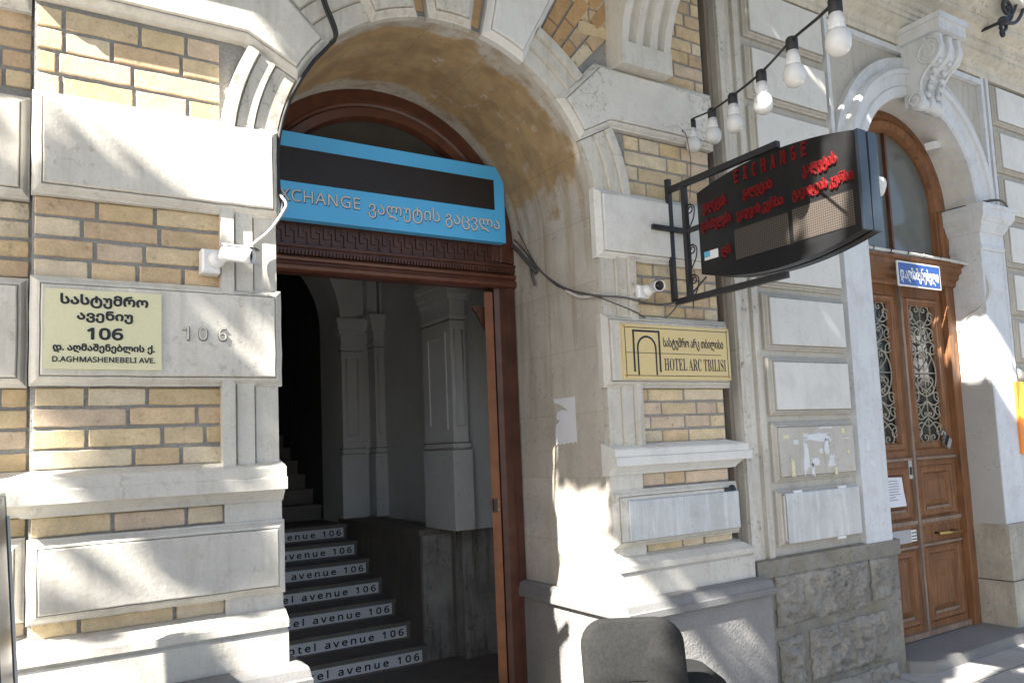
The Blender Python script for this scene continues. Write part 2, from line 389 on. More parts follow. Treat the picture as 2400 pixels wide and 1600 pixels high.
def catmull(pts, k=6):
    P = [Vector(p) for p in pts]; P = [P[0]*2-P[1]]+P+[P[-1]*2-P[-2]]; out = []
    for i in range(1, len(P)-2):
        for j in range(k):
            t = j/k; a, b, c, d = P[i-1:i+3]
            out.append(.5*((2*b)+(c-a)*t+(2*a-5*b+4*c-d)*t*t+(3*b-a-3*c+d)*t**3))
    out.append(P[-2]); return out
def spiral(c, r0, r1, a0, turns, n=18):
    return [(c[0]+(r0+(r1-r0)*i/n)*math.cos(a0+2*PI*turns*i/n), c[1]+(r0+(r1-r0)*i/n)*math.sin(a0+2*PI*turns*i/n)) for i in range(n+1)]

# ---------------------------------------------------------------- ground
g = MB(); g.cur = 'paving'; g.box(-40, 60, -4.2, 30, -.3, 0); struct(g.build('pavement'))
g = MB(); g.cur = 'asphalt'; g.box(-600, 600, -600, 600, -.6, -.13); struct(g.build('road'))
g = MB(); g.cur = 'basalt'; g.box(-40, 60, -4.45, -4.2, -.3, .004); struct(g.build('kerb'))

# ================================================================= hotel building
CX, CZ, RA = 1.785, 2.90, .875
XL, XR = CX-RA, CX+RA
H = thing('hotel_building', 'yellow brick hotel entrance with pale stone blocks and a tall round arch', 'building', (CX, .45, 0))
BC = [(.58,.46,.28),(.60,.48,.31),(.57,.43,.25),(.60,.50,.36),(.56,.44,.32),(.53,.39,.25),(.58,.49,.35),(.56,.42,.26),(.59,.47,.30)]
def brickcol(warm=0):
    c = random.choice(BC); k = random.uniform(.90, 1.08)
    if random.random() < warm: c = (.46,.29,.14)
    return tuple(min(1, x*k) for x in c)
def roughbrick(mb, xa, xb, y, za, zb, col):
    # worn edges: outline with small nicks and a rounded arris
    P = []; J = lambda k=.0016: random.uniform(-k, k)
    nx = max(3, int((xb-xa)/.035)); nz = 3; c_ = .0025
    for i in range(nx+1): P.append((xa+c_+(xb-xa-2*c_)*i/nx+J(.001), za+J()+(c_*.35 if i in (0, nx) else 0)))
    for i in range(1, nz): P.append((xb-.0015+J(.0012), za+(zb-za)*i/nz))
    for i in range(nx+1): P.append((xb-c_-(xb-xa-2*c_)*i/nx+J(.001), zb+J()-(c_*.35 if i in (0, nx) else 0)))
    for i in range(1, nz): P.append((xa+.0015+J(.0012), zb-(zb-za)*i/nz))
    mb.loops([[(x,y+.04,z) for x, z in P],[(x,y+.004,z) for x, z in P],[(x,y,z) for x, z in inset(P, .0035)]], 'brick', (0,1), col=col)
def bricks(mb, x0, x1, z0, z1, y, keep=None, warm=0, pitch=.0855, seed=0, hdr=.5):
    n = max(1, round((z1-z0)/pitch)); p = (z1-z0)/n; j = .0062
    for r in range(n):
        x = x0 - random.choice((0, .08, .16, .25)); za, zb = z0+r*p+j, z0+(r+1)*p-j
        while x < x1-.01:
            L = random.choice((.16,.165,.20,.255,.26,.33)) * random.uniform(.96, 1.05)
            a, b = max(x, x0), min(x+L, x1)
            if x1-b < .05: b = x1
            if b-a > .035 and (keep is None or keep((a+b)/2, (za+zb)/2)):
                dy = random.uniform(-.003, .003); dz = random.uniform(-.002, .002)
                roughbrick(mb, a+j*.8, b-j*.8, y+dy, za+dz, zb+dz, brickcol(warm))
            x += L
            if b == x1: break
# core masonry with the arched opening
c = MB(); c.cur = 'mortar'
c.box(-4, .036, .109, .95, 0, 4.9); c.box(.036, XL-.012, .009, .95, 0, CZ); c.box(XR+.012, 3.56, .009, .95, 0, CZ); c.box(3.56, 3.66, .109, .95, 0, 4.9)
ap = arcpts(CX, CZ, RA+.012, 180, 0, 40)
fl = [(.036, CZ)] + ap + [(3.56, CZ)]
for a, b in zip(ap, ap[1:]):
    c.add([(a[0],.009,a[1]),(b[0],.009,b[1]),(b[0],.009,4.9),(a[0],.009,4.9)], [(0,1,2,3)])
c.box(.036, XL-.012, .009, .95, CZ, 4.9); c.box(XR+.012, 3.56, .009, .95, CZ, 4.9)
c.box(-4, 3.66, .009, .95, 4.9, 8.5)
c.box(-4, 3.66, .96, 9, 4.92, 8.5); c.box(-4, .19, .96, 9, 0, 4.91); c.box(3.41, 3.655, .96, 9, 0, 4.91); c.box(.19, 3.41, 8.2, 9, 0, 4.91)
c.build('masonry_wall', H)
# soffit and jambs of the arch
c = MB(); c.cur = 'soffit'
pts = [(XL, 0), (XL, .8)]+[(XL, .8+i*.3) for i in range(1, 7)]+arcpts(CX, CZ, RA, 180, 0, 48)+[(XR, 2.6), (XR, .8), (XR, 0)]
ys = [-.012, 0, .1, .3, .5, .7, .9]
vs = [(x, y, z) for y in ys for x, z in pts]; n = len(pts)
c.add(vs, [(i*n+j, (i+1)*n+j, (i+1)*n+j+1, i*n+j+1) for i in range(len(ys)-1) for j in range(n-1)], smooth=False)
c.build('arch_lining', H)
# brick facings
def facing(x0, x1, z0, z1, y, keep=None, lab=None):
    b = MB(); bricks(b, x0, x1, z0, z1, y, keep=keep); b.build('brick_facing', H, lab)
RZ = ((1.04,1.105),(1.395,1.475),(1.635,1.945),(2.345,2.66),(3.045,3.40))
for x0, x1, xa in ((.036, .702, .036), (2.882, 3.558, 2.60)):
    for z0, z1 in RZ: facing(x0, x1, z0, z1, 0)
    facing(xa, x1, 3.76, 4.85, 0, keep=lambda x, z: math.hypot(x-CX, z-CZ) > 1.30+.12 or x > 2.86)
for z0, z1 in ((1.04,1.10),(1.395,1.475),(1.635,1.95),(2.355,2.655),(3.09,3.40),(3.80,4.85)): facing(-1.6, .034, z0, z1, .10)
facing(3.562, 3.665, 1.04, 4.85, .10, lab='narrow brick strip set back behind the right pier')
# radial bricks of the spandrels
def radial(mb, a0, a1, r0, r1):
    nr = int((r1-r0)/.165); p = (r1-r0)/nr
    for i in range(nr):
        ra, rb = r0+i*p+.007, r0+(i+1)*p-.007; na = max(1, round(R(a1-a0)*(ra+rb)/2/.088)); off = 0
        for k in range(na):
            t0 = R(a0+(a1-a0)*k/na)+.006/ra; t1 = R(a0+(a1-a0)*(k+1)/na)-.006/ra
            sh = .08 if k % 2 else 0
            ra2, rb2 = ra-sh*(1 if i else 0), rb-sh*(1 if i < nr-1 else 0)
            q = [(CX+r*math.cos(t), CZ+r*math.sin(t)) for r, t in ((ra2,t0),(rb2,t0),(rb2,t1),(ra2,t1))]
            y = random.uniform(-.003,.003)
            mb.loops([[(x,.04,z) for x, z in q],[(x,y,z) for x, z in q]], 'brick', (0,1), col=brickcol(.6))
for a0, a1, ra_, rb_ in ((45.5,60.3,1.105,1.93),(119.7,134.5,1.105,1.93),(78.5,82.0,.90,1.85),(98,101.5,.90,1.85)):
    b = MB(); radial(b, a0, a1, ra_, rb_); b.build('brick_facing', H, label='warm radial bricks fanned around the arch')
# archivolt ring and jamb mouldings (three steps)
RP = [(RA-.003,.02),(RA-.003,-.022),(.962,-.022),(.966,-.012),(.972,-.036),(1.038,-.036),(1.042,-.024),(1.05,-.05),(1.098,-.05),(1.098,.02)]
for a0, a1 in ((0,27),(43.5,61.5),(118.5,136.5),(153,180)):
    b = MB(); b.cur = 'limestone_stained'; b.arcsweep(CX, CZ, RP, a0, a1, 14); b.build('archivolt', H)
for sg in (1, -1):
    b = MB(); b.cur = 'limestone_stained' if sg == 1 else 'limestone'
    for z0, z1 in ((1.60,CZ),):
        L = [(CX+sg*r, y) for r, y in RP]
        if sg == -1: L = L[::-1]
        b.loops([[(x,y,z) for x, y in L] for z in (z0, z1)], None, (1,1))
    b.build('jamb_moulding', H)
    for z0, z1 in ((1.03,1.115),(1.385,1.478)):
        b = MB(); xx = sorted((CX+sg*(RA-.012), CX+sg*1.088)); b.box(xx[0], xx[1], -.018, .02, z0, z1, 'limestone'); b.build('plain_block', H)
# stone blocks: raised panels with a moulded edge
LV = [(0,.012),(0,-.028),(.006,-.030),(.012,-.040),(.022,-.053),(.030,-.056),(.0305,-.047),(.0345,-.047),(.035,-.066),(.039,-.070)]
def rect(x0, x1, z0, z1): return [(x0,z0),(x1,z0),(x1,z1),(x0,z1)]
def worn(poly, st=.06, k=.0007):
    out = []
    for p, q in zip(poly, poly[1:]+poly[:1]):
        n_ = max(1, int(math.hypot(q[0]-p[0], q[1]-p[1])/st))
        for i in range(n_): out.append((p[0]+(q[0]-p[0])*i/n_+(random.gauss(0,k) if i else 0), p[1]+(q[1]-p[1])*i/n_+(random.gauss(0,k) if i else 0)))
    return out
def block(x0, x1, z0, z1, m='limestone', dy=0, lab=None):
    b = MB(); b.panel(worn(rect(x0,x1,z0,z1)), [(d, y+dy) for d, y in LV], m)
    return b.build('stone_block', H, lab)
for z0, z1 in ((2.655,3.045),(1.945,2.347),(1.10,1.395)):
    block(.030, .928, z0, z1); block(-1.7, .026, z0, z1+.005, dy=.10)
block(2.628, 3.575, 2.655, 3.04, 'white_render'); block(2.632, 3.580, 1.943, 2.342, 'limestone'); block(2.640, 3.580, 1.09, 1.39)
block(-1.7, .026, 3.39, 3.80, dy=.10)
# voussoir blocks with horizontal tails
def voussoir(a0, a1, r0, ro, tail, ztop, zbot, m, name='voussoir'):
    b = MB(); A = arcpts(CX, CZ, r0, a1, a0, 6)
    lo = (CX+ro[0]*math.cos(R(a0)), CZ+ro[0]*math.sin(R(a0))); hi = (CX+ro[1]*math.cos(R(a1)), CZ+ro[1]*math.sin(R(a1)))
    poly = A + ([lo] if tail is None else [lo, (tail, lo[1]), (tail, hi[1])]) + [hi]
    sx = sum(p[0] for p in poly)/len(poly)
    # orientation: counter-clockwise seen from the front (x right, z up)
    ar = sum(p[0]*q[1]-q[0]*p[1] for p, q in zip(poly, poly[1:]+poly[:1]))
    if ar < 0: poly = poly[::-1]
    b.panel(worn(poly), LV, m); return b.build(name, H)
voussoir(27.3, 43.8, RA-.012, (1.10,1.24), 3.575, 0, 0, 'limestone_pitted')
voussoir(152.7, 136.2, RA-.012, (1.12,1.24), .030, 0, 0, 'limestone')
voussoir(61, 78, RA-.012, (1.75,1.62), None, 0, 0, 'white_render')
voussoir(119, 102, RA-.012, (1.75,1.62), None, 0, 0, 'limestone_stained')
voussoir(82.2, 97.8, RA-.012, (1.6,1.6), None, 0, 0, 'limestone_stained', 'keystone')
# fluted consoles over the outer voussoirs
for x0 in (2.80, .30):
    b = MB(); b.cur = 'limestone'
    prof = [(3.775,-.13),(3.90,-.135),(4.0,-.16),(4.12,-.215),(4.25,-.30),(4.40,-.40),(4.7,-.5)]
    wd = .365
    def col(xa, xb, dy):
        L = [[(xa,.03,z),(xb,.03,z),(xb,y+dy,z),(xa,y+dy,z)] for z, y in prof]; b.loops(L, None, (1,1))
    k = wd/7.4
    for i in range(4): col(x0+i*2.13*k, x0+i*2.13*k+k, 0)
    for i in range(3):
        xa, xb = x0+i*2.13*k+k, x0+(i+1)*2.13*k
        L = [[(xa,.03,z),(xb,.03,z)]+[(xb+(xa-xb)*t, y+.012+.035*math.sin(PI*t), z) for t in (0,.25,.5,.75,1)] for z, y in prof]; b.loops(L, None, (1,1))
    b.box(x0-.003, x0+wd+.003, -.139, .03, 3.745, 3.875); b.build('fluted_console', H)
# ledges, plinth, slabs
LP = [(-.03,1.47),(.0,1.47),(.028,1.474),(.034,1.485),(.055,1.508),(.062,1.518),(.100,1.521),(.100,1.566),(.086,1.572),(.086,1.606),(.078,1.614),(-.03,1.645)]
PP = [(-.03,.82),(.08,.82),(.08,.955),(.070,.962),(.070,.967),(.088,.972),(.088,1.0),(.076,1.008),(.04,1.034),(-.03,1.052)]
SP = [(.10,.7372),(.178,.738),(.184,.742),(.184,.775),(.174,.781),(.172,.787),(.162,.812),(.150,.822),(.085,.832)]
BP = [(.0,-.02),(.148,-.02),(.148,.736),(.0,.736)]
lp = [(-2,.10),(.036,.10),(.036,0),(.925,0)]; rp = [(2.635,0),(3.56,0),(3.56,.10),(3.675,.10)]
for P in (lp, rp):
    b = MB(); b.sweep(P, LP, 'limestone' if P is lp else 'white_render'); b.build('ledge', H)
    b = MB(); b.sweep(P, PP, 'limestone'); b.build('plinth_course', H)
    L = []; L2 = []; rt_ = P is rp
    for o, z in SP:
        oj = .012+o*.27
        L.append([(2.66-oj,.9,z),(2.66-oj,-o,z),(3.56+o*.75,-o,z),(3.56+o*.75,.10-o,z),(3.70,.10-o,z),(3.70,.3,z)] if rt_ else [(-2,.3,z),(-2,.10-o,z),(.036-o*.3,.10-o,z),(.036-o*.3,-o,z),(.91+oj*1.3,-o,z),(.91+oj*1.3,.9,z)])
    for z in (-.02,.737):
        L2.append([(2.628,.9,z),(2.628,-.148,z),(3.69,-.148,z),(3.69,.3,z)] if rt_ else [(-2,.3,z),(-2,-.03,z),(.0,-.03,z),(.0,-.148,z),(.942,-.148,z),(.942,.9,z)])
    b = MB(); b.loops(L, 'basalt', (1,1)); b.build('base_slab', H)
    b = MB(); b.loops(L2, 'tooled_granite', (1,1)); b.build('base_course', H)

# --- entrance joinery
Y0 = .885
DJ = thing  # alias unused
b = MB(); b.cur = 'dark_wood'     # posts of the frame
b.loops([[(2.518,Y0+.05,z),(2.518,Y0+.02,z),(2.545,Y0,z),(2.60,Y0,z),(2.61,Y0-.015,z),(2.648,Y0-.015,z),(2.6605,Y0+.10,z)] for z in (.05,2.66)], None, (1,1)); b.build('door_frame', H)
b = MB(); b.cur = 'dark_wood'
b.loops([[(.91,Y0+.10,z),(.925,Y0-.015,z),(.96,Y0-.015,z),(.97,Y0,z),(1.025,Y0,z),(1.055,Y0+.02,z),(1.055,Y0+.10,z)] for z in (.05,2.66)], None, (1,1))
b.build('door_frame', H)
b = MB(); b.cur = 'dark_wood'     # lintel with key pattern
b.box(XL+.002, XR-.002, Y0, Y0+.11, 2.655, 2.99)
prof = [(0,2.655),(.0,2.66),(.03,2.662),(.045,2.675),(.045,2.695),(.03,2.705)]
def lmold(prof, m): b.loops([[(x, Y0-o, z) for o, z in prof] for x in (XL+.004, XR-.004)], m, (1,1))
lmold([(-.01,2.650),(.012,2.650),(.034,2.660),(.040,2.678),(.030,2.694),(.016,2.698),(.016,2.704),(.030,2.712),(.036,2.724),(.028,2.735),(.010,2.738),(-.01,2.738)], 'red_wood')
lmold([(-.01,2.742),(.010,2.742),(.024,2.760),(.022,2.778),(.034,2.785),(.034,2.797),(-.01,2.797)], 'dark_wood')
for i in range(88):
    x = XL+.01+i*.0195; b.box(x, x+.010, Y0-.030, Y0-.008, 2.743, 2.768, 'dark_wood')
for i in range(25):
    x = XL+.02+i*.07; t = .011; ya, yb = Y0-.010, Y0+.01; z0, z1 = 2.815, 2.905
    for q in ((x,x+t,z0+.03,z1),(x+t,x+.030,z0+.03,z0+.03+t),(x+.030,x+.058,z1-.028,z1-.028+t),(x+.047,x+.047+t,z0-.002,z1-.028)):
        b.box(q[0], q[1], ya, yb, q[2], q[3], 'black_iron' if False else 'dark_wood')
b.build('carved_lintel', H)
b = MB()                           # arched transom frame
b.arcsweep(CX, CZ+.0, [(RA-.002,Y0+.10),(RA-.002,Y0-.01),(.80,Y0-.02),(.79,Y0-.005),(.775,Y0+.005),(.765,Y0-.01),(.715,Y0-.005),(.70,Y0+.03),(.70,Y0+.10)], -6, 186, 40, 'red_wood')
tf = b.build('transom_window', H)
b = MB(); P_ = arcpts(CX, CZ, .71, 0, 180, 24); b.cur = 'dark_glass'
b.loops([[(x,Y0+.06,z) for x, z in P_],[(x,Y0+.045,z) for x, z in P_]], None, (1,1)); b.build('pane', tf)
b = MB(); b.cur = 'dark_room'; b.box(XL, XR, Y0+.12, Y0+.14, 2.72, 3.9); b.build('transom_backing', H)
b = MB(); b.cur = 'leaf_wood'      # open door leaf seen on its edge
e0 = Vector((2.458, .925, 0)); dv = Vector((.50, .865, 0)); nv = Vector((.865, -.50, 0))
b.loops([[tuple(e0+Vector((0,0,z))), tuple(e0+nv*.052+Vector((0,0,z))), tuple(e0+nv*.052+dv*.80+Vector((0,0,z))), tuple(e0+dv*.80+Vector((0,0,z)))] for z in (.07, 2.625)], None, (1,1))
dl = b.build('door_leaf', H)
b = MB(); b.cur = 'dark_wood'; b.loops([[(x,.95,z),(x+.03,1.01,z),(2.50,1.03,z),(2.50,.95,z)] for x, z in ((2.462,2.40),(2.45,2.42),(2.435,2.45),(2.415,2.49),(2.395,2.515),(2.385,2.53),(2.385,2.54))], None, (1,1)); b.build('leaf_moulding', dl)
b = MB(); b.cur = 'black_iron'; b.box(2.462, 2.508, .908, .935, 1.255, 1.335)
for z in (1.27, 1.318): b.lathe([(.004,0),(.004,.004)], (2.495,.908,z), (0,-1,0), 8, 'white_plastic')
b.build('latch_plate', dl)

# --- entrance hall
ZF = .06
b = MB(); b.cur = 'stair_stone'; b.box(.9, 3.4, -.02, 2.3, -.1, ZF-.004); b.build('threshold_floor', H)
XE, NS, DY, DZ, YS = 2.60, 7, .281, .1345, 2.285
for i in range(7):
    y = YS+i*DY; z = ZF+i*DZ
    b = MB(); b.cur = 'stair_stone'; b.box(.40, XE+.02, y, y+DY+.3, z-.05, z+DZ-.03); b.box(.40, XE+.02, y-.018, y+DY+.02, z+DZ-.03, z+DZ)
    st = b.build('stair_step', H)
    b = MB(); b.box(1.52, 2.575, y-.003, y, z+.014, z+.100, 'strip_white')
    b.text(ms('hotel avenue 106'), (2.068, y-.0045, z+.057), (1,0,0), (0,0,1), w=.965, h=.056, mat='black_letter', fat=.0020, depth=.0008, space=1.45)
    b.build('lettered_strip', st)
YT = YS+7*DY; ZT = ZF+7*DZ
b = MB(); b.cur = 'stair_stone'; b.box(.40, 2.62, YT, 5.0, ZT-.2, ZT); b.build('stair_landing', H)
for i in range(9):
    b = MB(); b.cur = 'stair_stone'; y = 4.75+i*.27; z = ZT+i*.15; b.box(.4, 2.62, y, y+.6, z-.05, z+.12); b.box(.4, 2.62, y-.02, y+.3, z+.12, z+.15); b.build('stair_step', H)
b = MB(); b.cur = 'dado_brown'       # dado beside the stairs
b.box(2.604, 2.90, 2.32, 4.12, 0, 1.0); b.box(2.585, 2.90, 2.30, 4.12, 1.0, 1.045)
b.build('stair_dado', H)
b = MB(); b.cur = 'interior_stained'; b.box(2.615, 2.86, 2.305, 2.32, ZF, 1.0); b.build('dado_end', H)
b = MB(); b.cur = 'interior_stained'; b.box(2.885, 3.4, 2.16, 2.3, ZF, 1.03); b.build('dado_end', H)
def iw(*a): b = MB(); b.cur = 'interior_paint'; b.box(*a); b.build('hall_wall', H)
iw(2.885, 3.4, 2.12, 2.3, 1.03, 4.4); iw(3.0, 3.1, 2.3, 4.1, 1.0, 4.4); iw(3.30, 3.4, .95, 2.2, 0, 4.4); iw(.28, .40, .95, 4.1, 0, 4.4)
iw(.28, 3.4, .95, 4.1, 4.4, 4.5)
iw(XR, 3.4, .952, 1.0, 0, 4.4); iw(.28, XL, .952, 1.0, 0, 4.4)
# back wall with inner arch
ca, cz2, ra = 1.70, 2.93, .90
b = MB(); b.cur = 'interior_paint'
ap = arcpts(ca, cz2, ra, 180, 0, 30)
for p, q in zip(ap, ap[1:]): b.add([(p[0],4.06,p[1]),(q[0],4.06,q[1]),(q[0],4.06,4.4),(p[0],4.06,4.4)], [(0,1,2,3)])
b.add([(x,y,z) for y in (4.06,4.62) for x, z in ap], [(i, i+1, i+1+len(ap), i+len(ap)) for i in range(len(ap)-1)])
b.add([(ca+ra,4.06,1.0),(ca+ra,4.62,1.0),(ca+ra,4.62,cz2),(ca+ra,4.06,cz2)], [(0,1,2,3)])
b.build('hall_wall', H)
iw(.40, ca-ra, 4.06, 4.5, 0, 4.4); iw(ca+ra+.004, 3.1, 4.063, 4.5, 1.0, 4.4)
b = MB(); b.cur = 'interior_paint'   # archivolt, pilasters of the inner arch
b.arcsweep(ca, cz2, [(ra,4.07),(ra,4.0),(ra+.17,4.0),(ra+.17,4.02),(ra+.20,4.02),(ra+.20,4.07)], 0, 180, 30); b.build('inner_archivolt', H)
def pil(x0, x1, y0, y1, zb, zt, cap):
    b = MB(); b.cur = 'interior_paint'
    b.box(x0, x1, y0, y1, zb, zt); b.box(x0-.012, x1+.012, y0-.014, y1, zb+.62, zb+.655); b.box(x0-.02, x1+.02, y0-.02, y1, zb, zb+.60)
    for k, (o, z0, z1) in enumerate(((.018,0,.02),(.0,.02,.06),(.03,.13,.18),(.045,.18,.24),(.06,.24,.29))): b.box(x0-o, x1+o, y0-o, y1, cap+z0, cap+z1)
    b.box(x0-.004, x1+.004, y0-.005, y1, cap-.02, cap+.13); b.box(x0-.007, x1+.007, y0-.008, y1, cap-.027, cap-.020, 'dado_brown'); b.box(x0-.016, x1+.016, y0-.018, y1, zb+.650, zb+.657, 'dado_brown'); b.box(x0-.014, x1+.014, y0-.016, y1, zb+.600, zb+.606, 'dado_brown')
    w = x1-x0; yy = y0-.006
    L = rect(x0+w*.22, x1-w*.22, zb+.78, cap-.10)
    b.tube([(x,yy,z) for x, z in L]+[(L[0][0],yy,L[0][1])], .008, 6)
    return b.build('hall_pilaster', H)
pil(2.605, 2.81, 4.0, 4.07, 1.045, 2.95, 2.66); pil(2.90, 3.04, 3.9, 4.07, 1.045, 2.95, 2.70)
b = pil(2.76, 2.885, 2.0, 2.5, 1.045, 4.3, 2.66)
b = MB(); b.cur = 'interior_paint'; b.box(2.75, 2.76, 2.08, 2.12, 1.8, 2.55); b.box(2.75, 2.76, 2.38, 2.42, 1.8, 2.55); b.box(2.75, 2.76, 2.12, 2.38, 2.51, 2.55); b.box(2.75,2.76,2.12,2.38,1.8,1.84); b.build('pilaster_panel', H)
b = MB(); b.cur = 'interior_paint'; b.box(2.86, 2.96, 3.95, 4.07, 2.95, 4.4); b.box(2.98,3.02,3.93,4.07,2.95,4.4); b.build('hall_rib', H)
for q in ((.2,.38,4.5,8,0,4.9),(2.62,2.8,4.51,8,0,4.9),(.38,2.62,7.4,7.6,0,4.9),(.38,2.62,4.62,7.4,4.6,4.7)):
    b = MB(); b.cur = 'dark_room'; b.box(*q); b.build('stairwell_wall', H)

# ================================================================= white building
W = thing('white_building', 'white rendered building with raised wall panels, arched wooden door and rough basalt base', 'building', (5.8, .5, 0))
ax, az, ar = 5.82, 3.44, .755
DL, DR = 5.062, 6.578
b = MB(); b.cur = 'dirty_render'
b.box(3.70, DL, .012, .5, 0, az); b.box(DR, 14, .012, .5, 0, az); b.box(3.70, ax-ar, .012, .5, az, 4.62); b.box(ax+ar, 14, .012, .5, az, 4.62)
ap = arcpts(ax, az, ar, 180, 0, 30)
for p, q in zip(ap, ap[1:]): b.add([(p[0],.012,p[1]),(q[0],.012,q[1]),(q[0],.012,4.62),(p[0],.012,4.62)], [(0,1,2,3)])
b.box(3.70, 14, .012, .5, 4.62, 8.5); b.box(3.70, 14, .51, 9, 0, 8.5)
b.build('rendered_wall', W)
b = MB(); b.cur = 'white_render'      # reveal
pts = [(DL, .1), (DL, az)]+arcpts(ax, az, ar, 180, 0, 30)+[(DR, az), (DR, .1)]
n = len(pts); b.add([(x,y,z) for y in (0,.30) for x, z in pts], [(j, n+j, n+j+1, j+1) for j in range(n-1)]); b.build('door_reveal', W)
b = MB(); b.cur = 'recess_brown'; b.box(3.667,3.705,.06,.5,.85,8); b.build('dark_recess', W)
b = MB(); b.cur = 'limestone_stained'; b.box(3.705, 3.81, -.01, .5, .88, 8); b.build('corner_strip', W)
b = MB(); b.cur = 'limestone_stained'; b.box(3.848, 3.90, -.012, .4, .88, 4.62)
b.build('corner_strip', W)
b = MB(); b.cur = 'recess_brown'; b.box(3.81, 3.848, .03, .4, .88, 8); b.build('dark_recess', W)
PL = [(0,.014),(0,-.010),(.008,-.014),(.016,-.030),(.024,-.034),(.0245,-.026),(.028,-.026),(.0285,-.042),(.032,-.046)]
ZP = [(.965,1.305,'wall_panel'),(1.36,1.725,'bare'),(1.775,2.138,'x'),(2.188,2.548,'x'),(2.592,2.955,'x'),(3.005,3.37,'x'),(3.42,3.78,'x'),(3.83,4.19,'x'),(4.25,4.60,'x')]
for z0, z1, nm in ZP:
    b = MB(); b.panel(rect(3.942, 4.738, z0, z1), PL, 'dirty_render', face='dirty_render' if nm == 'bare' else 'white_render'); b.build('wall_panel', W)
    if z0 > 1: b = MB(); b.panel(rect(7.02, 7.85, z0-.02, z1-.02), PL, 'dirty_render', face='white_render'); b.build('wall_panel', W)
b = MB(); b.cur = 'blue_white_paint'   # pilasters of the door
b.box(4.775, DL+.004, -.035, .3, .88, 3.14); b.build('door_pilaster', W)
b = MB(); b.cur = 'blue_white_paint'; b.box(DR-.004, 6.905, -.035, .012, .87, 3.14)
b.box(DR-.006, DR+.03, -.03, .22, 2.02, 3.14)
b.build('door_pilaster', W)
b = MB(); b.cur = 'grey_plaster'; b.box(DR-.012, DR+.03, -.028, .225, .85, 2.02); b.build('lower_reveal_band', W, 'grey band on the lower door reveal')  # thin grey layer over the lower part of the reveal
for x0, x1 in ((4.775, DL), (DR, 6.905)):
    b = MB(); b.cur = 'blue_white_paint'
    pr = [(-.02,3.08),(.012,3.08),(.02,3.10),(.012,3.125),(.005,3.13),(.005,3.22),(.02,3.23),(.045,3.275),(.05,3.30),(.062,3.31),(.085,3.345),(.09,3.40),(.10,3.41),(.10,3.44),(-.02,3.455)]
    b.sweep([(x0,.22),(x0,-.035),(x1,-.035),(x1,.22)], pr); b.box(x0+.002, x1-.002, -.0385, .218, 3.11, 3.44); b.build('capital', W)
b = MB(); b.cur = 'blue_white_paint'
b.arcsweep(ax, az, [(ar,.25),(ar,-.035),(ar+.012,-.05),(.83,-.055),(.84,-.04),(.92,-.055),(.925,-.075),(.955,-.085),(.975,-.065),(.985,-.03),(1.03,-.025),(1.045,-.045),(1.06,-.04),(1.06,.02)], 0, 180, 44)
b.build('door_archivolt', W)
b = MB(); b.cur = 'blue_white_paint'    # spandrel frame
for q in ((4.765,4.80,3.46,4.60),(6.84,6.88,3.46,4.60),(6.92,6.96,.88,4.60)):
    b = MB(); b.cur = 'blue_white_paint'; b.box(q[0],q[1],-.03,.02,q[2],q[3])
    if q[0] < 6.9: b.build('spandrel_frame', W)
b.build('spandrel_frame', W)
b = MB(); b.cur = 'blue_white_paint'; b.box(4.80,6.84,-.03,.02,4.535,4.58); b.build('spandrel_frame', W)
b = MB(); b.cur = 'cream_cornice'
b.sweep([(3.69,.0),(14,.0)], [(-.02,4.60),(.03,4.60),(.04,4.63),(.035,4.66),(.06,4.70),(.12,4.735),(.122,4.745),(.112,4.75),(.112,4.765),(.125,4.77),(.125,4.80),(.14,4.806),(.14,4.835),(.132,4.84),(.132,4.85),(.15,4.862),(.165,4.885),(.19,4.90),(.24,4.915),(.24,4.94),(.232,4.945),(.232,4.955),(.245,4.96),(.245,4.985),(.27,5.0),(.30,5.05),(.38,5.08),(.38,5.2),(-.02,5.25)]); b.build('cornice', W)
# scroll keystone
b = MB(); b.cur = 'blue_white_paint'
def scrollside(x0, x1, out):
    sp = [(-.02,4.58),(-.30,4.58),(-.335,4.52),(-.33,4.44),(-.28,4.38),(-.20,4.33),(-.155,4.26),(-.15,4.20),(-.17,4.14),(-.165,4.09),(-.12,4.06),(-.07,4.075),(-.02,4.10)]
    sp = [(p.x, p.y) for p in catmull([Vector((a,b_)) for a, b_ in sp], 4)]
    b.loops([[(x,y,z) for y, z in sp] for x in (x0, x1)], None, (1,1))
scrollside(5.70, 5.735, 0); scrollside(5.945, 5.98, 0); scrollside(5.815, 5.865, 0)
sp2 = [(-.02,4.58),(-.28,4.58),(-.31,4.50),(-.30,4.43),(-.24,4.37),(-.17,4.31),(-.13,4.25),(-.13,4.19),(-.14,4.12),(-.10,4.08),(-.02,4.11)]
b.loops([[(x,y,z) for y, z in sp2] for x in (5.706,5.974)], None, (1,1))
for x, s in ((5.697,-1),(5.983,1)):
    b.tube([(x,y,z) for y, z in spiral((-.235,4.46), .11, .015, PI/2, 2.0, 40)], .012, 6)
    b.tube([(x,y,z) for y, z in spiral((-.10,4.135), .065, .012, -PI/2, -1.7, 30)], .010, 6)
    b.tube(catmull([(x,-.325,4.50),(x,-.31,4.40),(x,-.22,4.335),(x,-.165,4.26),(x,-.155,4.19)], 5), .011, 6)
b.lathe([(.055,-.15),(.06,-.13),(.05,-.06),(.038,0),(.05,.06),(.06,.13),(.055,.15)], (5.84,-.11,4.11), (1,0,0), 20)
for i in range(7):
    z = 4.50-i*.055; y = -.305+.03*i*(.7 if i > 2 else .3)
    for x in (5.775, 5.905): b.lathe([(.0,-.02),(.024,-.01),(.028,0),(.02,.014),(0,.02)], (x, y+.012, z), (0,-1,.2), 8)
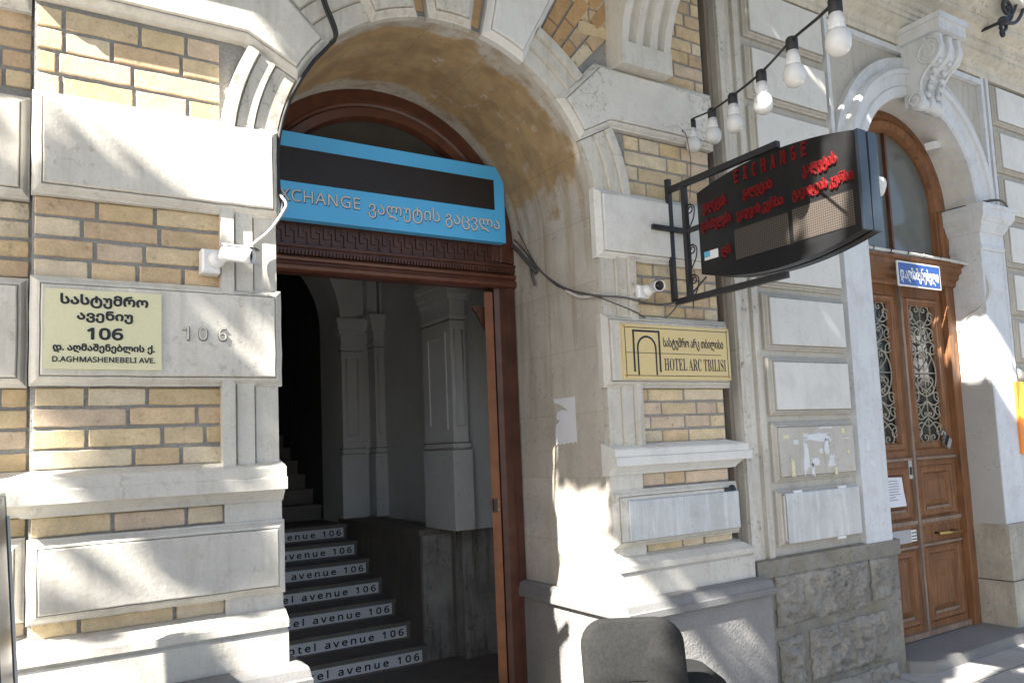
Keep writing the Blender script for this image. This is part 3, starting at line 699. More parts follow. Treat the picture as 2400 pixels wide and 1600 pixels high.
b.box(5.66, 6.02, -.36, .02, 4.58, 4.66); b.box(5.64,6.04,-.38,.02,4.66,4.70)
b.build('scroll_keystone', W)
# rough basalt base
b = MB(); b.cur = 'basalt_warm'; b.box(3.72, 5.125, -.02, .3, -.05, .905); b.box(3.70, 5.13, -.045, .29, .80, .90); b.build('basalt_base', W)
random.seed(3)
def rough(x0, x1, z0, z1, y=-.03, nx=34, nz=16, amp=.036):
    b = MB(); b.cur = 'rough_basalt'; from mathutils import noise as NZ
    nx = max(8, int((x1-x0)/.011)); nz = max(8, int((z1-z0)/.011)); vs = []
    for j in range(nz+1):
        for i in range(nx+1):
            u, v = i/nx, j/nz; e = min(u*(x1-x0), (1-u)*(x1-x0), v*(z1-z0), (1-v)*(z1-z0)); k = min(1, e/.045)
            x, z = x0+u*(x1-x0), z0+v*(z1-z0)
            h = NZ.fractal(Vector((x*16, 3.1, z*16)), .8, 2.1, 5)+.5*NZ.noise(Vector((x*5, 7, z*5)))-.5*max(0, NZ.noise(Vector((x*30, 2, z*22))))
            ek = 1-min(1, e/.03); vs.append((x+(.006+.012*ek)*NZ.noise(Vector((x*20,z*20,1))), y-.018*k**.5-amp*k*h-.008*k, z+(.006+.012*ek)*NZ.noise(Vector((x*20,z*20,5)))))
    b.add(vs, [(j*(nx+1)+i, j*(nx+1)+i+1, (j+1)*(nx+1)+i+1, (j+1)*(nx+1)+i) for j in range(nz) for i in range(nx)], smooth=True)
    e0 = len(vs); b.box(x0+.004, x1-.004, y+.004, y+.03, z0+.004, z1-.004)
    return b.build('rough_block', W)
rough(3.86, 4.76, .50, .80); rough(4.80, 5.00, .52, .80); rough(3.86, 4.08, -.02, .42); rough(4.14, 4.96, .13, .44); rough(4.14, 5.0, -.05, .09)
b = MB(); b.cur = 'weathered_base'; b.box(DR-.016, 7.6, -.05, .26, .43, .868); b.build('basalt_base', W)
b = MB(); b.cur = 'weathered_base'; b.box(DR-.022, 7.62, -.056, .26, -.05, .422); b.build('basalt_base', W)
b = MB(); b.cur = 'basalt'; b.loops([[(5.11,.3,z),(5.12,-.05,z),(5.24,-.16,z),(7.3,-.16,z),(7.3,.3,z)] for z in (-.02,.068)], None, (1,1)); b.loops([[(5.115,.3,z),(5.125,-.046,z),(5.243,-.155,z),(7.296,-.155,z),(7.296,.3,z)] for z in (.068,.076)], None, (1,1)); b.build('door_step', W)
# second door
YD = .235
b = MB(); b.cur = 'orange_wood'
b.box(DL, 5.21, YD-.01, .33, .076, 2.80); b.box(5.17,5.215,YD-.03,.3,.076,2.8); b.build('wooden_door_frame', W)
b = MB(); b.cur = 'orange_wood'; b.box(6.43, DR, YD-.01, .33, .076, 2.80); b.box(6.425,6.47,YD-.03,.3,.076,2.8); b.build('wooden_door_frame', W)
b = MB(); b.cur = 'orange_wood'
b.loops([[(x, YD-o, z) for o, z in ((-.08,2.78),(.0,2.78),(.01,2.80),(.04,2.815),(.045,2.85),(.07,2.87),(.075,2.90),(.10,2.92),(.10,2.955),(.12,2.965),(.12,2.985),(-.08,3.0))] for x in (DL+.002, DR-.002)], None, (1,1))
b.build('wooden_lintel', W)
b = MB(); b.cur = 'orange_wood'
b.arcsweep(ax, az, [(ar-.003,.33),(ar-.003,YD-.01),(.70,YD-.025),(.69,YD-.005),(.67,YD-.005),(.66,YD-.03),(.60,YD-.02),(.585,YD+.02),(.585,.33)], 0, 180, 40)
for s in (-1, 1):
    xx = sorted((ax+s*.585, ax+s*(ar-.003))); b.box(xx[0], xx[1], YD-.012, .33, 2.99, az)
    xx = sorted((ax+s*.61, ax+s*.66)); b.box(xx[0], xx[1], YD-.03, .3, 2.99, az)
tw = b.build('arched_window', W)
b = MB(); b.cur = 'red_wood'; b.box(ax-.012, ax+.012, YD+.01, YD+.06, 2.99, 4.03); b.build('mullion', tw)
b = MB(); b.cur = 'dusty_glass'; P_ = [(ax+.6, 2.98)]+arcpts(ax, az, .6, 0, 180, 24)+[(ax-.6, 2.98)]
b.loops([[(x,YD+.055,z) for x, z in P_],[(x,YD+.04,z) for x, z in P_]], None, (1,1)); b.build('pane', tw)
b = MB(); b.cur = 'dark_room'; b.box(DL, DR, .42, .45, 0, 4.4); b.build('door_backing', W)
def frame(b, x0, x1, z0, z1, y, t, d=.02, m=None):   # mitred moulding round a panel
    b.loops([[(x,y,z) for x, z in rect(x0,x1,z0,z1)], [(x,y-d,z) for x, z in inset(rect(x0,x1,z0,z1), t*.25)], [(x,y-d*.6,z) for x, z in inset(rect(x0,x1,z0,z1), t*.5)], [(x,y-d*.7,z) for x, z in inset(rect(x0,x1,z0,z1), t*.75)], [(x,y+.02,z) for x, z in inset(rect(x0,x1,z0,z1), t)]], m, (0,0))
def heart(cx, z0, w, h, y, up=1, r=.005):
    T = []
    for s in (-1, 1):
        p = catmull([(cx, z0), (cx+s*w*.28, z0+up*h*.30), (cx+s*w*.47, z0+up*h*.62), (cx+s*w*.45, z0+up*h*.88), (cx+s*w*.27, z0+up*h), (cx+s*w*.10, z0+up*h*.90), (cx+s*w*.10, z0+up*h*.74), (cx+s*w*.23, z0+up*h*.72), (cx+s*w*.25, z0+up*h*.83), (cx+s*w*.19, z0+up*h*.84)] and
                    [Vector(q).to_3d() for q in [(cx, z0), (cx+s*w*.28, z0+up*h*.30), (cx+s*w*.47, z0+up*h*.62), (cx+s*w*.45, z0+up*h*.88), (cx+s*w*.27, z0+up*h), (cx+s*w*.10, z0+up*h*.90), (cx+s*w*.10, z0+up*h*.74), (cx+s*w*.23, z0+up*h*.72), (cx+s*w*.25, z0+up*h*.83), (cx+s*w*.19, z0+up*h*.84)]], 5)
        T.append([(q.x, y, q.y) for q in p])
    return T
for k, (xa, xb) in enumerate(((5.222, 5.812), (5.828, 6.418))):
    b = MB(); b.cur = 'orange_wood'; y = YD+.02
    gx0, gx1, gz0, gz1 = xa+.11, xb-.11, 1.53, 2.655
    b.box(xa, gx0, y, y+.05, .085, 2.78); b.box(gx1, xb, y, y+.05, .085, 2.78); b.box(gx0, gx1, y, y+.05, gz1, 2.78); b.box(gx0, gx1, y, y+.05, 1.36, gz0)
    b.box(gx0, gx1, y, y+.05, .085, .20); b.box(gx0, gx1, y, y+.05, .74, 1.0); b.box(gx0-.06, gx1+.06, y+.012, y+.05, .20, .75); b.box(gx0-.06, gx1+.06, y+.012, y+.05, .99, 1.37)
    for z0, z1 in ((.965,1.365),(.17,.745)):
        frame(b, xa+.055, xb-.055, z0, z1, y, .075)
        b.panel(rect(xa+.13, xb-.13, z0+.075, z1-.075), [(0,y+.012),(.045,y-.008),(.05,y-.004),(.056,y-.004)], 'orange_wood')
        b.box(xa+.13, xb-.13, y-.012, y+.012, z0+.058, z0+.078, 'grey_wood')
    frame(b, xa+.06, xb-.06, gz0-.045, gz1+.045, y, .07)
    b.box(xa+.02, xb-.02, y-.03, y, .925, .955, 'grey_wood'); b.box(xa+.02, xb-.02, y-.02, y, .90, .925); b.box(xa+.02, xb-.02, y-.018, y, .745, .765, 'grey_wood')
    b.box(xa+.02, xb-.02, y-.03, y, 1.41, 1.43, 'grey_wood'); b.box(xa+.01, xb-.01, y-.035, y, .085, .125, 'grey_wood')
    d = b.build('wooden_door_leaf', W)
    b = MB(); b.cur = 'dark_glass'; b.box(gx0, gx1, y+.035, y+.042, gz0, gz1); b.build('pane', d)
    b = MB(); b.cur = 'grille_iron'; cx = (gx0+gx1)/2; w_ = gx1-gx0; yy = y+.012; T = []
    H_ = gz1-gz0; zz = lambda t: gz0+t*H_
    T += heart(cx, zz(.82), w_*.72, .17*H_, yy) + heart(cx, zz(.70), w_*.5, .115*H_, yy) + heart(cx, zz(.30), w_*.5, -.115*H_, yy) + heart(cx, zz(.18), w_*.72, -.17*H_, yy)
    T += heart(cx, zz(.52), w_*.62, .13*H_, yy) + heart(cx, zz(.48), w_*.62, -.13*H_, yy) + heart(cx, zz(.37), w_*.6, .10*H_, yy)
    T.append([(cx+w_*.43*math.cos(t*PI/16), yy, zz(.50)+.165*H_*math.sin(t*PI/16)) for t in range(33)])
    for zc, sg in ((.80,1),(.70,1),(.88,-1),(.30,-1),(.20,-1),(.12,1)):
        for s in (-1, 1):
            q = [(cx+s*.01, zz(zc)), (cx+s*w_*.25, zz(zc)+sg*.03*H_), (cx+s*w_*.44, zz(zc)+sg*.005*H_)]+[(cx+s*(w_*.38)+s*(.05-.0025*i)*math.cos(i*.55), zz(zc)-sg*.025*H_-sg*(.05-.0025*i)*math.sin(i*.55-.3)) for i in range(15)]
            T.append([(v.x, yy, v.y) for v in catmull([Vector((a, c_, 0)) for a, c_ in q], 3)])
    T.append([(cx, yy, gz0), (cx, yy, gz1)]); T.append([(gx0, yy, zz(.5)), (gx1, yy, zz(.5))])
    for p in T: b.tube(p, .0055, 5)
    b.build('iron_grille', d)
    if k == 0:
        b = MB(); b.cur = 'black_iron'; b.box(5.44, 5.70, y-.022, y-.001, .795, .895, 'grey_plaster'); b.build('mail_slot', d)
        b = MB(); b.box(5.715, 5.785, y-.016, y-.001, .80, .885, 'white_enamel')
        for i in range(3): b.box(5.72, 5.78, y-.018, y-.015, .812+.024*i, .820+.024*i, 'black_letter')
        b.build('bell_plate', d)
        b = MB(); b.box(5.745, 5.795, y-.022, y-.001, 1.27, 1.43, 'steel'); b.box(5.757,5.783,y-.026,y-.02,1.30,1.36,'black_iron'); b.build('lock_plate', d)
    else:
        b = MB(); b.cur = 'brass'; b.tube([(6.02,y-.06,.835),(6.33,y-.06,.825)], .012, 10)
        for x in (6.06, 6.28): b.tube([(x,y,.835),(x,y-.06,.832)], .008, 8, 'black_iron')
        b.build('door_handle', d)
b = MB(); b.cur = 'grey_wood'; b.box(5.806, 5.834, YD-.012, YD+.03, .085, 2.78); b.build('meeting_strip', W)

# ================================================================= things on the facade
# blue exchange sign
E_ = thing('exchange_sign', 'blue signboard with a black display strip under the big arch', 'sign', (1.88, .83, 2.93))
b = MB(); b.cur = 'sign_blue'; sx0, sx1, sz0, sz1, sy = .955, 2.56, 2.922, 3.402, .80
b.box(sx0, sx1, sy, sy+.06, sz0, sz1); b.build('sign_panel', E_)
b = MB(); b.cur = 'led_mesh'; b.box(.99, 2.485, sy-.004, sy, 3.125, 3.315, 'strip_brown')
for i in range(24): b.box(.99, 2.485, sy-.006, sy-.004, 3.128+i*.008, 3.1305+i*.008, 'board_brown')
b.build('display_strip', E_)
b = MB(); b.text(ms('EXCHANGE'), (1.361, sy-.0005, 3.045), (1,0,0), (0,0,1), w=.495, h=.068, mat='letter_shadow', fat=.002, depth=.002, space=1.05); b.text(ms('EXCHANGE'), (1.358, sy-.002, 3.048), (1,0,0), (0,0,1), w=.495, h=.066, mat='sign_letter', depth=.004, space=1.05)
b.build('lettering', E_); b = MB(); b.text('ვალუტის გაცვლა', (2.088, sy-.0005, 3.026), (1,0,0), (0,0,1), w=.862, h=.108, mat='letter_shadow', fat=.002, depth=.001); b.text('ვალუტის გაცვლა', (2.085, sy-.002, 3.029), (1,0,0), (0,0,1), w=.862, h=.106, mat='sign_letter', depth=.004)
b.build('lettering', E_)

# cream plaque
Q = thing('street_plaque', 'cream plaque with black Georgian lettering and number 106 on the left stone block', 'plaque', (.27, -.08, 2.0))
b = MB(); b.cur = 'plaque_cream'; b.box(.076, .459, -.080, -.070, 2.0, 2.293); b.build('plate', Q)
b = MB(); yq = -.0802
for t, xc, zc, w_, h_, bo in (('სასტუმრო', .268, 2.252, .290, .052, .0022), ('ავენიუ', .268, 2.195, .185, .046, .0022), ('106', .268, 2.132, .120, .046, .0026), ('დ. აღმაშენებლის ქ.', .268, 2.077, .335, .036, .0015), ('D.AGHMASHENEBELI AVE.', .268, 2.036, .337, .021, .0007)):
    b = MB(); b.text(ms(t), (xc, yq, zc), (1,0,0), (0,0,1), w=w_, h=h_, fat=bo, depth=.0008); b.build('lettering', Q)
# carved house number
HN = thing('house_number', 'raised stone numerals 106 beside the cream plaque', 'numerals', (.61,-.075,2.145))
for t, x, w_ in (('1',.547,.022),('0',.610,.030),('6',.683,.030)):
    b = MB(); b.text(ms(t), (x+.001,-.070,2.146), (1,0,0), (0,0,1), h=.058, w=w_+.007, mat='dark_outline', fat=.002, depth=.0008)
    b.text(ms(t), (x,-.0708,2.148), (1,0,0), (0,0,1), h=.050, w=w_, mat='limestone', depth=.007); b.build('numeral', HN)

# gold plaque with arch emblem
Q = thing('gold_plaque', 'gold plaque with black arch emblem and lettering on the right stone block', 'plaque', (3.15, -.08, 1.99))
px0, px1, pz0, pz1 = 2.728, 3.542, 1.985, 2.288
b = MB(); b.cur = 'plaque_gold'; b.box(px0, px1, -.084, -.070, pz0, pz1); b.build('plate', Q)
b = MB(); y = -.0855
def ln(x0, x1, z0, z1): b.box(x0, x1, y, y+.003, z0, z1, 'black_letter')
m_ = .018; t = .0035
ln(px0+m_+.014, px1-m_-.014, pz1-m_-t, pz1-m_); ln(px0+m_+.014, px1-m_-.014, pz0+m_, pz0+m_+t); ln(px0+m_, px0+m_+t, pz0+m_+.014, pz1-m_-.014); ln(px1-m_-t, px1-m_, pz0+m_+.014, pz1-m_-.014)
for cx_, cz_, a in ((px0+m_+.0,pz0+m_+.0,45),(px1-m_,pz0+m_,135),(px1-m_,pz1-m_,45),(px0+m_,pz1-m_,135)):
    s1 = 1 if cx_ < 3 else -1; s2 = 1 if cz_ < 2.1 else -1
    b.tube([(cx_+s1*.0018, y+.001, cz_+s2*.014), (cx_+s1*.004, y+.001, cz_+s2*.004), (cx_+s1*.014, y+.001, cz_+s2*.0018)], .0018, 5, 'black_letter')
ln(2.80, 2.812, 2.025, 2.245); ln(2.985, 2.997, 2.025, 2.245); ln(2.80, 2.997, 2.245, 2.256)
ac = arcpts(2.8985, 2.155, .065, 0, 180, 16)
for (p, q) in zip(ac, ac[1:]): b.obox(((p[0]+q[0])/2, y+.0015, (p[1]+q[1])/2), ((q[0]-p[0])*.55,0,(q[1]-p[1])*.55), (0,.0015,0), (-(q[1]-p[1])*.42,0,(q[0]-p[0])*.42), 'black_letter')
ln(2.8285, 2.8385, 2.008, 2.156); ln(2.9585, 2.9685, 2.008, 2.156)
ln(px0+m_, 3.47, 2.128, 2.131)
b.text('სასტუმრო არკ თბილისი', (3.255, y+.002, 2.186), (1,0,0), (0,0,1), w=.47, h=.072, depth=.001, fat=.0009)
b.text(ms('HOTEL ARC TBILISI', 0x1D400), (3.262, y+.002, 2.069), (1,0,0), (0,0,1), w=.483, h=.070, depth=.001)
b.build('lettering', Q)
for x in (px0+.016, px1-.016):
    for z in (pz0+.016, pz1-.016): b = MB(); b.cur = 'brass'; b.lathe([(.008,0),(.006,.004),(0,.005)], (x,-.084,z), (0,-1,0), 12); b.build('screw', Q)

# hanging exchange board on iron bracket
X0 = 3.155
B = thing('exchange_board', 'black currency board with red lettering on an iron bracket over the pavement', 'sign', (3.19, -.06, 2.45))
b = MB(); b.cur = 'black_iron'; q = .014
b.box(3.135, 3.163, -.075, -.047, 2.43, 3.15)      # wall upright
b.box(2.99, 3.27, -.0975, -.075, 2.835, 2.862)      # wall flat
for z in (3.085, 2.428): b.box(3.137, 3.165, -.86, -.0755, z-.016, z+.016)
b.box(3.137, 3.165, -.20, -.172, 2.444, 3.069); b.box(3.139,3.163,-.30,-.2,2.80,2.824)
b.build('bracket', B)
b = MB(); b.cur = 'black_iron'
for zc in (2.93, 2.70, 2.53):
    p = [(y_, z_) for y_, z_ in spiral((-.225, zc), .010, .030, 0, 1.3, 16)]; b.tube([(3.151,y_,z_) for y_, z_ in p], .004, 5)
    b.tube([(3.151,v.x,v.y) for v in catmull([Vector((-.20,zc+.03,0)),Vector((-.255,zc+.01,0)),Vector((-.25,zc-.05,0)),Vector((-.21,zc-.11,0)),Vector((-.205,zc-.16,0))], 5)], .004, 5)
b.build('scrollwork', B)
# body: bowed top and bottom
N_ = 24; ya, yb = -.28, -1.285
def edge(t, top): k = 4*t*(1-t); return (3.004+.062*k) if top else (2.548-.075*k)
pp = [(ya+(yb-ya)*i/N_, edge(i/N_, 1)) for i in range(N_+1)] + [(ya+(yb-ya)*i/N_, edge(i/N_, 0)) for i in range(N_, -1, -1)]
b = MB(); b.cur = 'board_black'
b.loops([[(x,y_,z_) for y_, z_ in pp] for x in (X0, X0+.055)], None, (1,1)); b.loops([[(x,y_,z_) for y_, z_ in pp] for x in (X0+.075, X0+.13)], 'board_black', (1,1))
b.box(X0+.05, X0+.08, yb+.02, ya-.02, 2.55, 3.0)
b.build('board_body', B)
b = MB(); b.cur = 'board_edge'
for xa in (X0, X0+.075): b.box(xa-.002, xa+.057, yb-.012, yb+.003, 2.546, 3.006)
b.build('edge_trim', B)
b = MB(); b.cur = 'led_grid'
for y0_, y1_, z0, z1 in ((-.538,-.887,2.572,2.730),(-.911,-1.252,2.576,2.738)):
    b.add([(X0-.004,y0_,z0),(X0-.004,y1_,z0),(X0-.004,y1_,z1),(X0-.004,y0_,z1)], [(0,1,2,3)]); b.box(X0-.0038, X0, min(y0_,y1_), max(y0_,y1_), z0, z1)
b.build('led_matrix', B)
b = MB()
rt, up = (0,-1,0), (0,0,1)
def led(t, y0_, y1_, z0, z1, sp=1.0):
    b = MB()
    b.text(t, (X0-.0005,(y0_+y1_)/2,(z0+z1)/2), rt, up, w=abs(y1_-y0_), h=z1-z0, mat='led_letter', fat=.0028, depth=.009, space=sp)
    b.text(t, (X0-.0125,(y0_+y1_)/2,(z0+z1)/2), rt, up, w=abs(y1_-y0_)-.006, h=z1-z0-.008, mat='led_letter_core', depth=.001, space=sp); b.build('lettering', B)
for i, ch in enumerate('EXCHANGE'):
    yc = -.577-.0613*i; led(ms(ch), yc+.013, yc-.013, 2.972, 3.042)
led('ვალუტის', -.325, -.495, 2.862, 2.945); led('დასახელება', -.303, -.522, 2.764, 2.843)
led('ვალუტის', -.613, -.805, 2.862, 2.936); led('ყიდვის კურსი', -.565, -.866, 2.762, 2.833)
led('ვალუტის', -.991, -1.181, 2.862, 2.942); led('გაყიდვის კურსი', -.925, -1.262, 2.766, 2.838)
led('ლბ', -.440, -.505, 2.598, 2.672)
b = MB(); b.box(X0-.002, X0, -.413, -.311, 2.617, 2.664, 'white_plastic'); b.box(X0-.003, X0-.001, -.355, -.311, 2.632, 2.664, 'cyan_film'); b.build('sticker', B)

# string of bulbs
BP_ = [(3.377,-.058,3.400),(3.215,-.377,3.312),(2.995,-.728,3.208),(2.775,-1.098,3.120),(2.545,-1.45,3.050),(2.29,-1.829,2.947)]
ST = thing('string_lights', 'string of six white bulbs on a black cord above the currency board', 'string lights', (3.45, -.07, 3.5))
hd = [Vector((p[0], p[1], p[2]+.125)) for p in BP_]
b = MB(); b.cur = 'rubber_black'
b.tube(catmull([Vector((3.28,-.068,3.46)), hd[0]+Vector((0,0,.03))]+[h+Vector((0,0,.02)) for h in hd[1:]]+[Vector((2.02,-2.2,2.93+.14)), Vector((1.5,-2.9,3.10))], 6), .006, 6)
b.tube(catmull([Vector((3.28,-.068,3.46)), Vector((3.30,-.08,3.44)), Vector((3.325,-.08,3.30)), Vector((3.31,-.085,3.17)), Vector((3.29,-.09,3.05))], 5), .0025, 5, 'cable_grey'); b.build('cord', ST)
for h in hd:
    b = MB(); b.lathe([(.008,.034),(.018,.03),(.024,.022),(.024,-.022),(.022,-.026)], h, (0,0,1), 16, 'rubber_black'); sk = b.build('socket', ST)
    b = MB()
    b.lathe([(.021,-.024),(.0225,-.05),(.026,-.072),(.031,-.086)], h, (0,0,1), 28, 'white_plastic')
    for k in range(20):
        a = 2*PI*k/20; b.tube([h+Vector((.0225*math.cos(a),.0225*math.sin(a),-.03)), h+Vector((.0268*math.cos(a),.0268*math.sin(a),-.076))], .0012, 4, 'white_plastic')
    b.lathe([(.0315,-.086),(.038,-.098),(.0425,-.115),(.0435,-.128),(.041,-.145),(.034,-.159),(.022,-.168),(.008,-.1715)], h, (0,0,1), 28, 'bulb_glass')
    b.build('bulb', sk)

# cameras
def bullet(name, label, base, bx, bz, aim, L, rad):
    t = thing(name, label, 'camera', base, 'security cameras on the brick piers')
    x, y, z = base
    b = MB(); b.cur = 'white_plastic'; b.panel(rect(x-bx,x+bx,z-bz,z+bz), [(0,y+.03),(0,y-.035),(.008,y-.042)]); b.build('junction_box', t)
    a = Vector(aim).normalized(); p0 = Vector((x+.02,y-.05,z+.005)); p1 = p0+Vector((.02,-.025,.008))
    b = MB(); b.cur = 'white_plastic'; b.lathe([(.034,-.012),(.034,0),(.028,.012),(.02,.02)], p0, (.35,-1,.1), 20); b.lathe([(0,-.024),(.017,-.017),(.024,0),(.017,.017),(0,.024)], p1, (1,0,0), 16); b.build('ball_mount', t)
    c0 = p1+Vector((0,-.012,.012))
    b = MB(); b.cur = 'white_plastic'; b.lathe([(rad*.75,-.01),(rad,.0),(rad,L*.72),(rad*1.06,L*.73),(rad*1.06,L),(rad*.93,L),(rad*.9,L-.012)], c0, a, 24)
    s = a.cross(Vector((0,0,1))).normalized(); u = s.cross(a)
    b.obox(c0+a*(L*.5)+u*(rad*1.08), a*(L*.56), s*(rad*.75), u*.002); bo = b.build('camera_body', t)
    b = MB(); b.cur = 'lens_black'; b.lathe([(rad*.9,L-.012),(rad*.9,L-.011),(rad*.45,L-.010),(rad*.4,L-.005),(0,L-.002)], c0, a, 20); b.obox(c0+a*(L*1.02)+u*(rad*1.06), a*.012, s*(rad*.8), u*.0015); b.build('lens', bo)
    return t
bullet('security_camera', 'white security camera on the left pier above the house number', (.642,-.04,2.442), .035, .048, (.85,-.55,-.18), .115, .030)
bullet('security_camera', 'white security camera beside the iron bracket facing the viewer', (2.915,-.03,2.475), .040, .036, (-.35,-.93,-.16), .075, .030)

# cables
def cable(pts, r, m, label, extra=None):
    b = MB(); b.cur = m; b.tube(catmull([Vector(p) for p in pts], 8), r, 6)
    for p, rr, mm in (extra or []): b.tube(catmull([Vector(q) for q in p], 8), rr, 6, mm)
    return tag(b.build('cable'), label, 'cable', 'cables on the facades')
XJ = 2.652
cable([(XJ-.03,.80,2.95),(XJ-.004,.72,2.86),(XJ-.004,.60,2.735),(XJ-.004,.45,2.625),(XJ-.004,.28,2.535),(XJ-.004,.10,2.475),(XJ-.01,-.03,2.44),(2.76,-.06,2.435),(2.87,-.058,2.425),(2.95,-.03,2.42),(3.08,-.03,2.42),(3.15,-.09,2.43),(3.2,-.15,2.47),(3.2,-.27,2.54)], .006, 'cable_grey', 'dark cable from the blue sign along the jamb to the iron bracket',
      [([(XJ-.01,.78,3.0),(XJ-.006,.66,2.82),(XJ-.006,.55,2.70),(XJ-.006,.40,2.585),(XJ-.006,.22,2.51),(XJ-.012,.0,2.44),(2.70,-.06,2.40),(2.85,-.06,2.36),(2.98,-.02,2.33),(3.08,-.02,2.335),(3.14,-.05,2.38),(3.16,-.08,2.43)], .004, 'cable_grey'),
       ([(XJ-.004,.30,2.53),(XJ-.006,.18,2.475),(XJ-.006,.10,2.46),(XJ-.008,.02,2.455)], .010, 'cable_white'),
       ([(XJ-.008,.86,2.93),(XJ-.01,.76,2.85),(XJ-.01,.66,2.76),(XJ-.004,.60,2.70)], .014, 'cable_grey'), ([(XJ-.006,.66,2.74),(XJ-.02,.62,2.66),(XJ-.02,.60,2.62)], .008, 'cable_grey')])
A0 = [(CX+r*math.cos(R(a)), y_, CZ+r*math.sin(R(a))) for r, a, y_ in ((1.24,124,-.075),(1.12,128,-.07),(1.0,131,-.07),(.87,134.5,-.075),(.855,138,-.05),(.855,145,-.045),(.855,154,-.04),(.86,164,-.035),(.862,175,-.03))]
cable(A0+[(.925,-.035,2.80),(.935,-.05,2.72),(.93,-.06,2.68)], .009, 'rubber_black', 'black cable following the left side of the arch', [([(p[0]+.004,p[1]-.012,p[2]+.010) for p in A0[:5]], .007, 'rubber_black')])
cable([(.925,-.05,2.76),(.945,-.07,2.72),(.93,-.08,2.68),(.88,-.06,2.60),(.81,-.05,2.53),(.77,-.07,2.46)], .006, 'cable_white', 'white cable drooping to the left security camera')
cable([(5.10,.10,3.005),(5.4,.105,3.003),(5.8,.104,3.004),(6.1,.10,3.0),(6.35,.10,2.998),(6.56,.09,2.985),(6.60,.0,2.93),(6.615,-.05,2.80),(6.60,-.05,2.70),(6.574,.02,2.60),(6.57,.12,2.55),(6.572,.2,2.44)], .012, 'cable_white', 'white bundled cable over the wooden door frame', [([(5.1+.22*i,.100,2.99),(5.1+.22*i,.090,3.004),(5.1+.22*i,.100,3.018)], .005, 'cable_grey') for i in range(6)])
cable([(6.50,.22,3.42),(6.56,.12,3.455),(6.62,-.06,3.47),(6.68,-.14,3.472),(6.8,-.14,3.468),(7.05,-.06,3.455),(7.2,-.02,3.45)], .008, 'cable_grey', 'grey cable lying across the capital right of the arched window', [([(6.44,.20,3.44),(6.58,.05,3.47),(6.68,-.12,3.485),(6.84,-.13,3.475),(7.1,-.03,3.46)], .006, 'cable_grey')])

# torn poster, sheets, notices
b = MB(); b.cur = 'paper'; x = XJ+.005
pp = [(.276,1.921),(.30,1.918),(.40,1.917),(.491,1.92),(.486,1.895),(.44,1.885),(.40,1.868),(.345,1.84),(.41,1.852),(.455,1.838),(.47,1.815),(.462,1.795),(.43,1.792),(.455,1.775),(.478,1.765),(.488,1.70),(.486,1.642)]
pp += [(.486-.021*i, 1.642+(.012 if i % 2 else .002)+.0012*i) for i in range(1, 10)] + [(.275,1.656)]
b.loops([[(x,y_,z_) for y_, z_ in pp],[(x-.002,y_,z_) for y_, z_ in pp]], None, (1,1)); tag(b.build('torn_poster'), 'torn white paper pasted on the arch jamb', 'poster')
b = MB(); b.cur = 'sheet_metal'; b.panel(rect(2.715,3.54,1.125,1.338), [(0,-.070),(0,-.082),(.004,-.085)])
b.box(3.44,3.47,-.081,-.070,1.338,1.362,'black_iron'); b.lathe([(.03,0),(.028,.008),(.0,.012)], (3.50,-.07,1.345), (0,-1,0), 16, 'black_iron')
tag(b.build('metal_sheet'), 'grey metal sheet over the lower stone block of the brick pier', 'sheet', 'metal sheets over wall panels')
b = MB(); b.cur = 'sheet_metal'; b.panel(rect(3.978,4.702,.982,1.288), [(0,-.046),(0,-.060),(.004,-.062)])
for x in (4.06, 4.50): b.box(x, x+.07, -.060, -.046, 1.288, 1.302, 'white_plastic')
b.box(4.45,4.53,-.06,-.046,.966,.982,'white_plastic'); tag(b.build('metal_sheet'), 'shiny metal sheet on the lowest white wall panel', 'sheet', 'metal sheets over wall panels')
random.seed(11)
def ragged(cx_, cz_, w_, h_, n=26, k=.35):
    P = []
    for q in range(n):
        a = 2*PI*q/n; c_, s_ = math.cos(a), math.sin(a); m_ = 1/max(abs(c_), abs(s_))*(1-k*random.random()); P.append((cx_+w_*c_*m_, cz_+h_*s_*m_))
    return P
def scrap(y0, P, m='peeled'): b = MB(); b.loops([[(x_,y0+.002,z_) for x_, z_ in P],[(x_,y0-.0006,z_) for x_, z_ in P]], m, (0,1)); return b
PR = thing('poster_remains', 'scraped white remains of a poster on the bare grey wall panel', 'paper scraps', (4.3,-.05,1.4), 'poster remains on the white building')
for cx_, cz_, w_, h_, m_ in ((4.33,1.625,.15,.032,'peeled'),(4.21,1.50,.030,.125,'peeled'),(4.42,1.56,.026,.06,'peeled'),(4.30,1.47,.05,.03,'peeled'),(4.46,1.47,.035,.05,'peeled'),(4.27,1.42,.016,.05,'peeled'),(4.03,1.635,.04,.016,'plaque_cream'),(4.60,1.66,.022,.028,'plaque_cream'),(4.42,1.685,.09,.007,'peeled'),(4.08,1.44,.018,.06,'plaque_cream'),(4.64,1.61,.05,.004,'peeled'),(4.64,1.52,.014,.02,'plaque_cream'),(4.36,1.535,.02,.02,'peeled'),(4.12,1.60,.03,.02,'peeled'),(4.50,1.40,.014,.03,'plaque_cream')):
    scrap(-.0475, ragged(cx_, cz_, w_, h_, k=.5), m_).build('paper_scrap', PR)
PR = thing('poster_remains', 'small patch of scraped paper on the pilaster left of the wooden door', 'paper scraps', (4.88,-.04,1.5), 'poster remains on the white building')
for cx_, cz_, w_, h_ in ((4.87,1.55,.045,.055),(4.90,1.43,.05,.03),(4.84,1.48,.012,.05),(4.93,1.36,.03,.02)): scrap(-.0365, ragged(cx_, cz_, w_, h_, k=.55)).build('paper_scrap', PR)
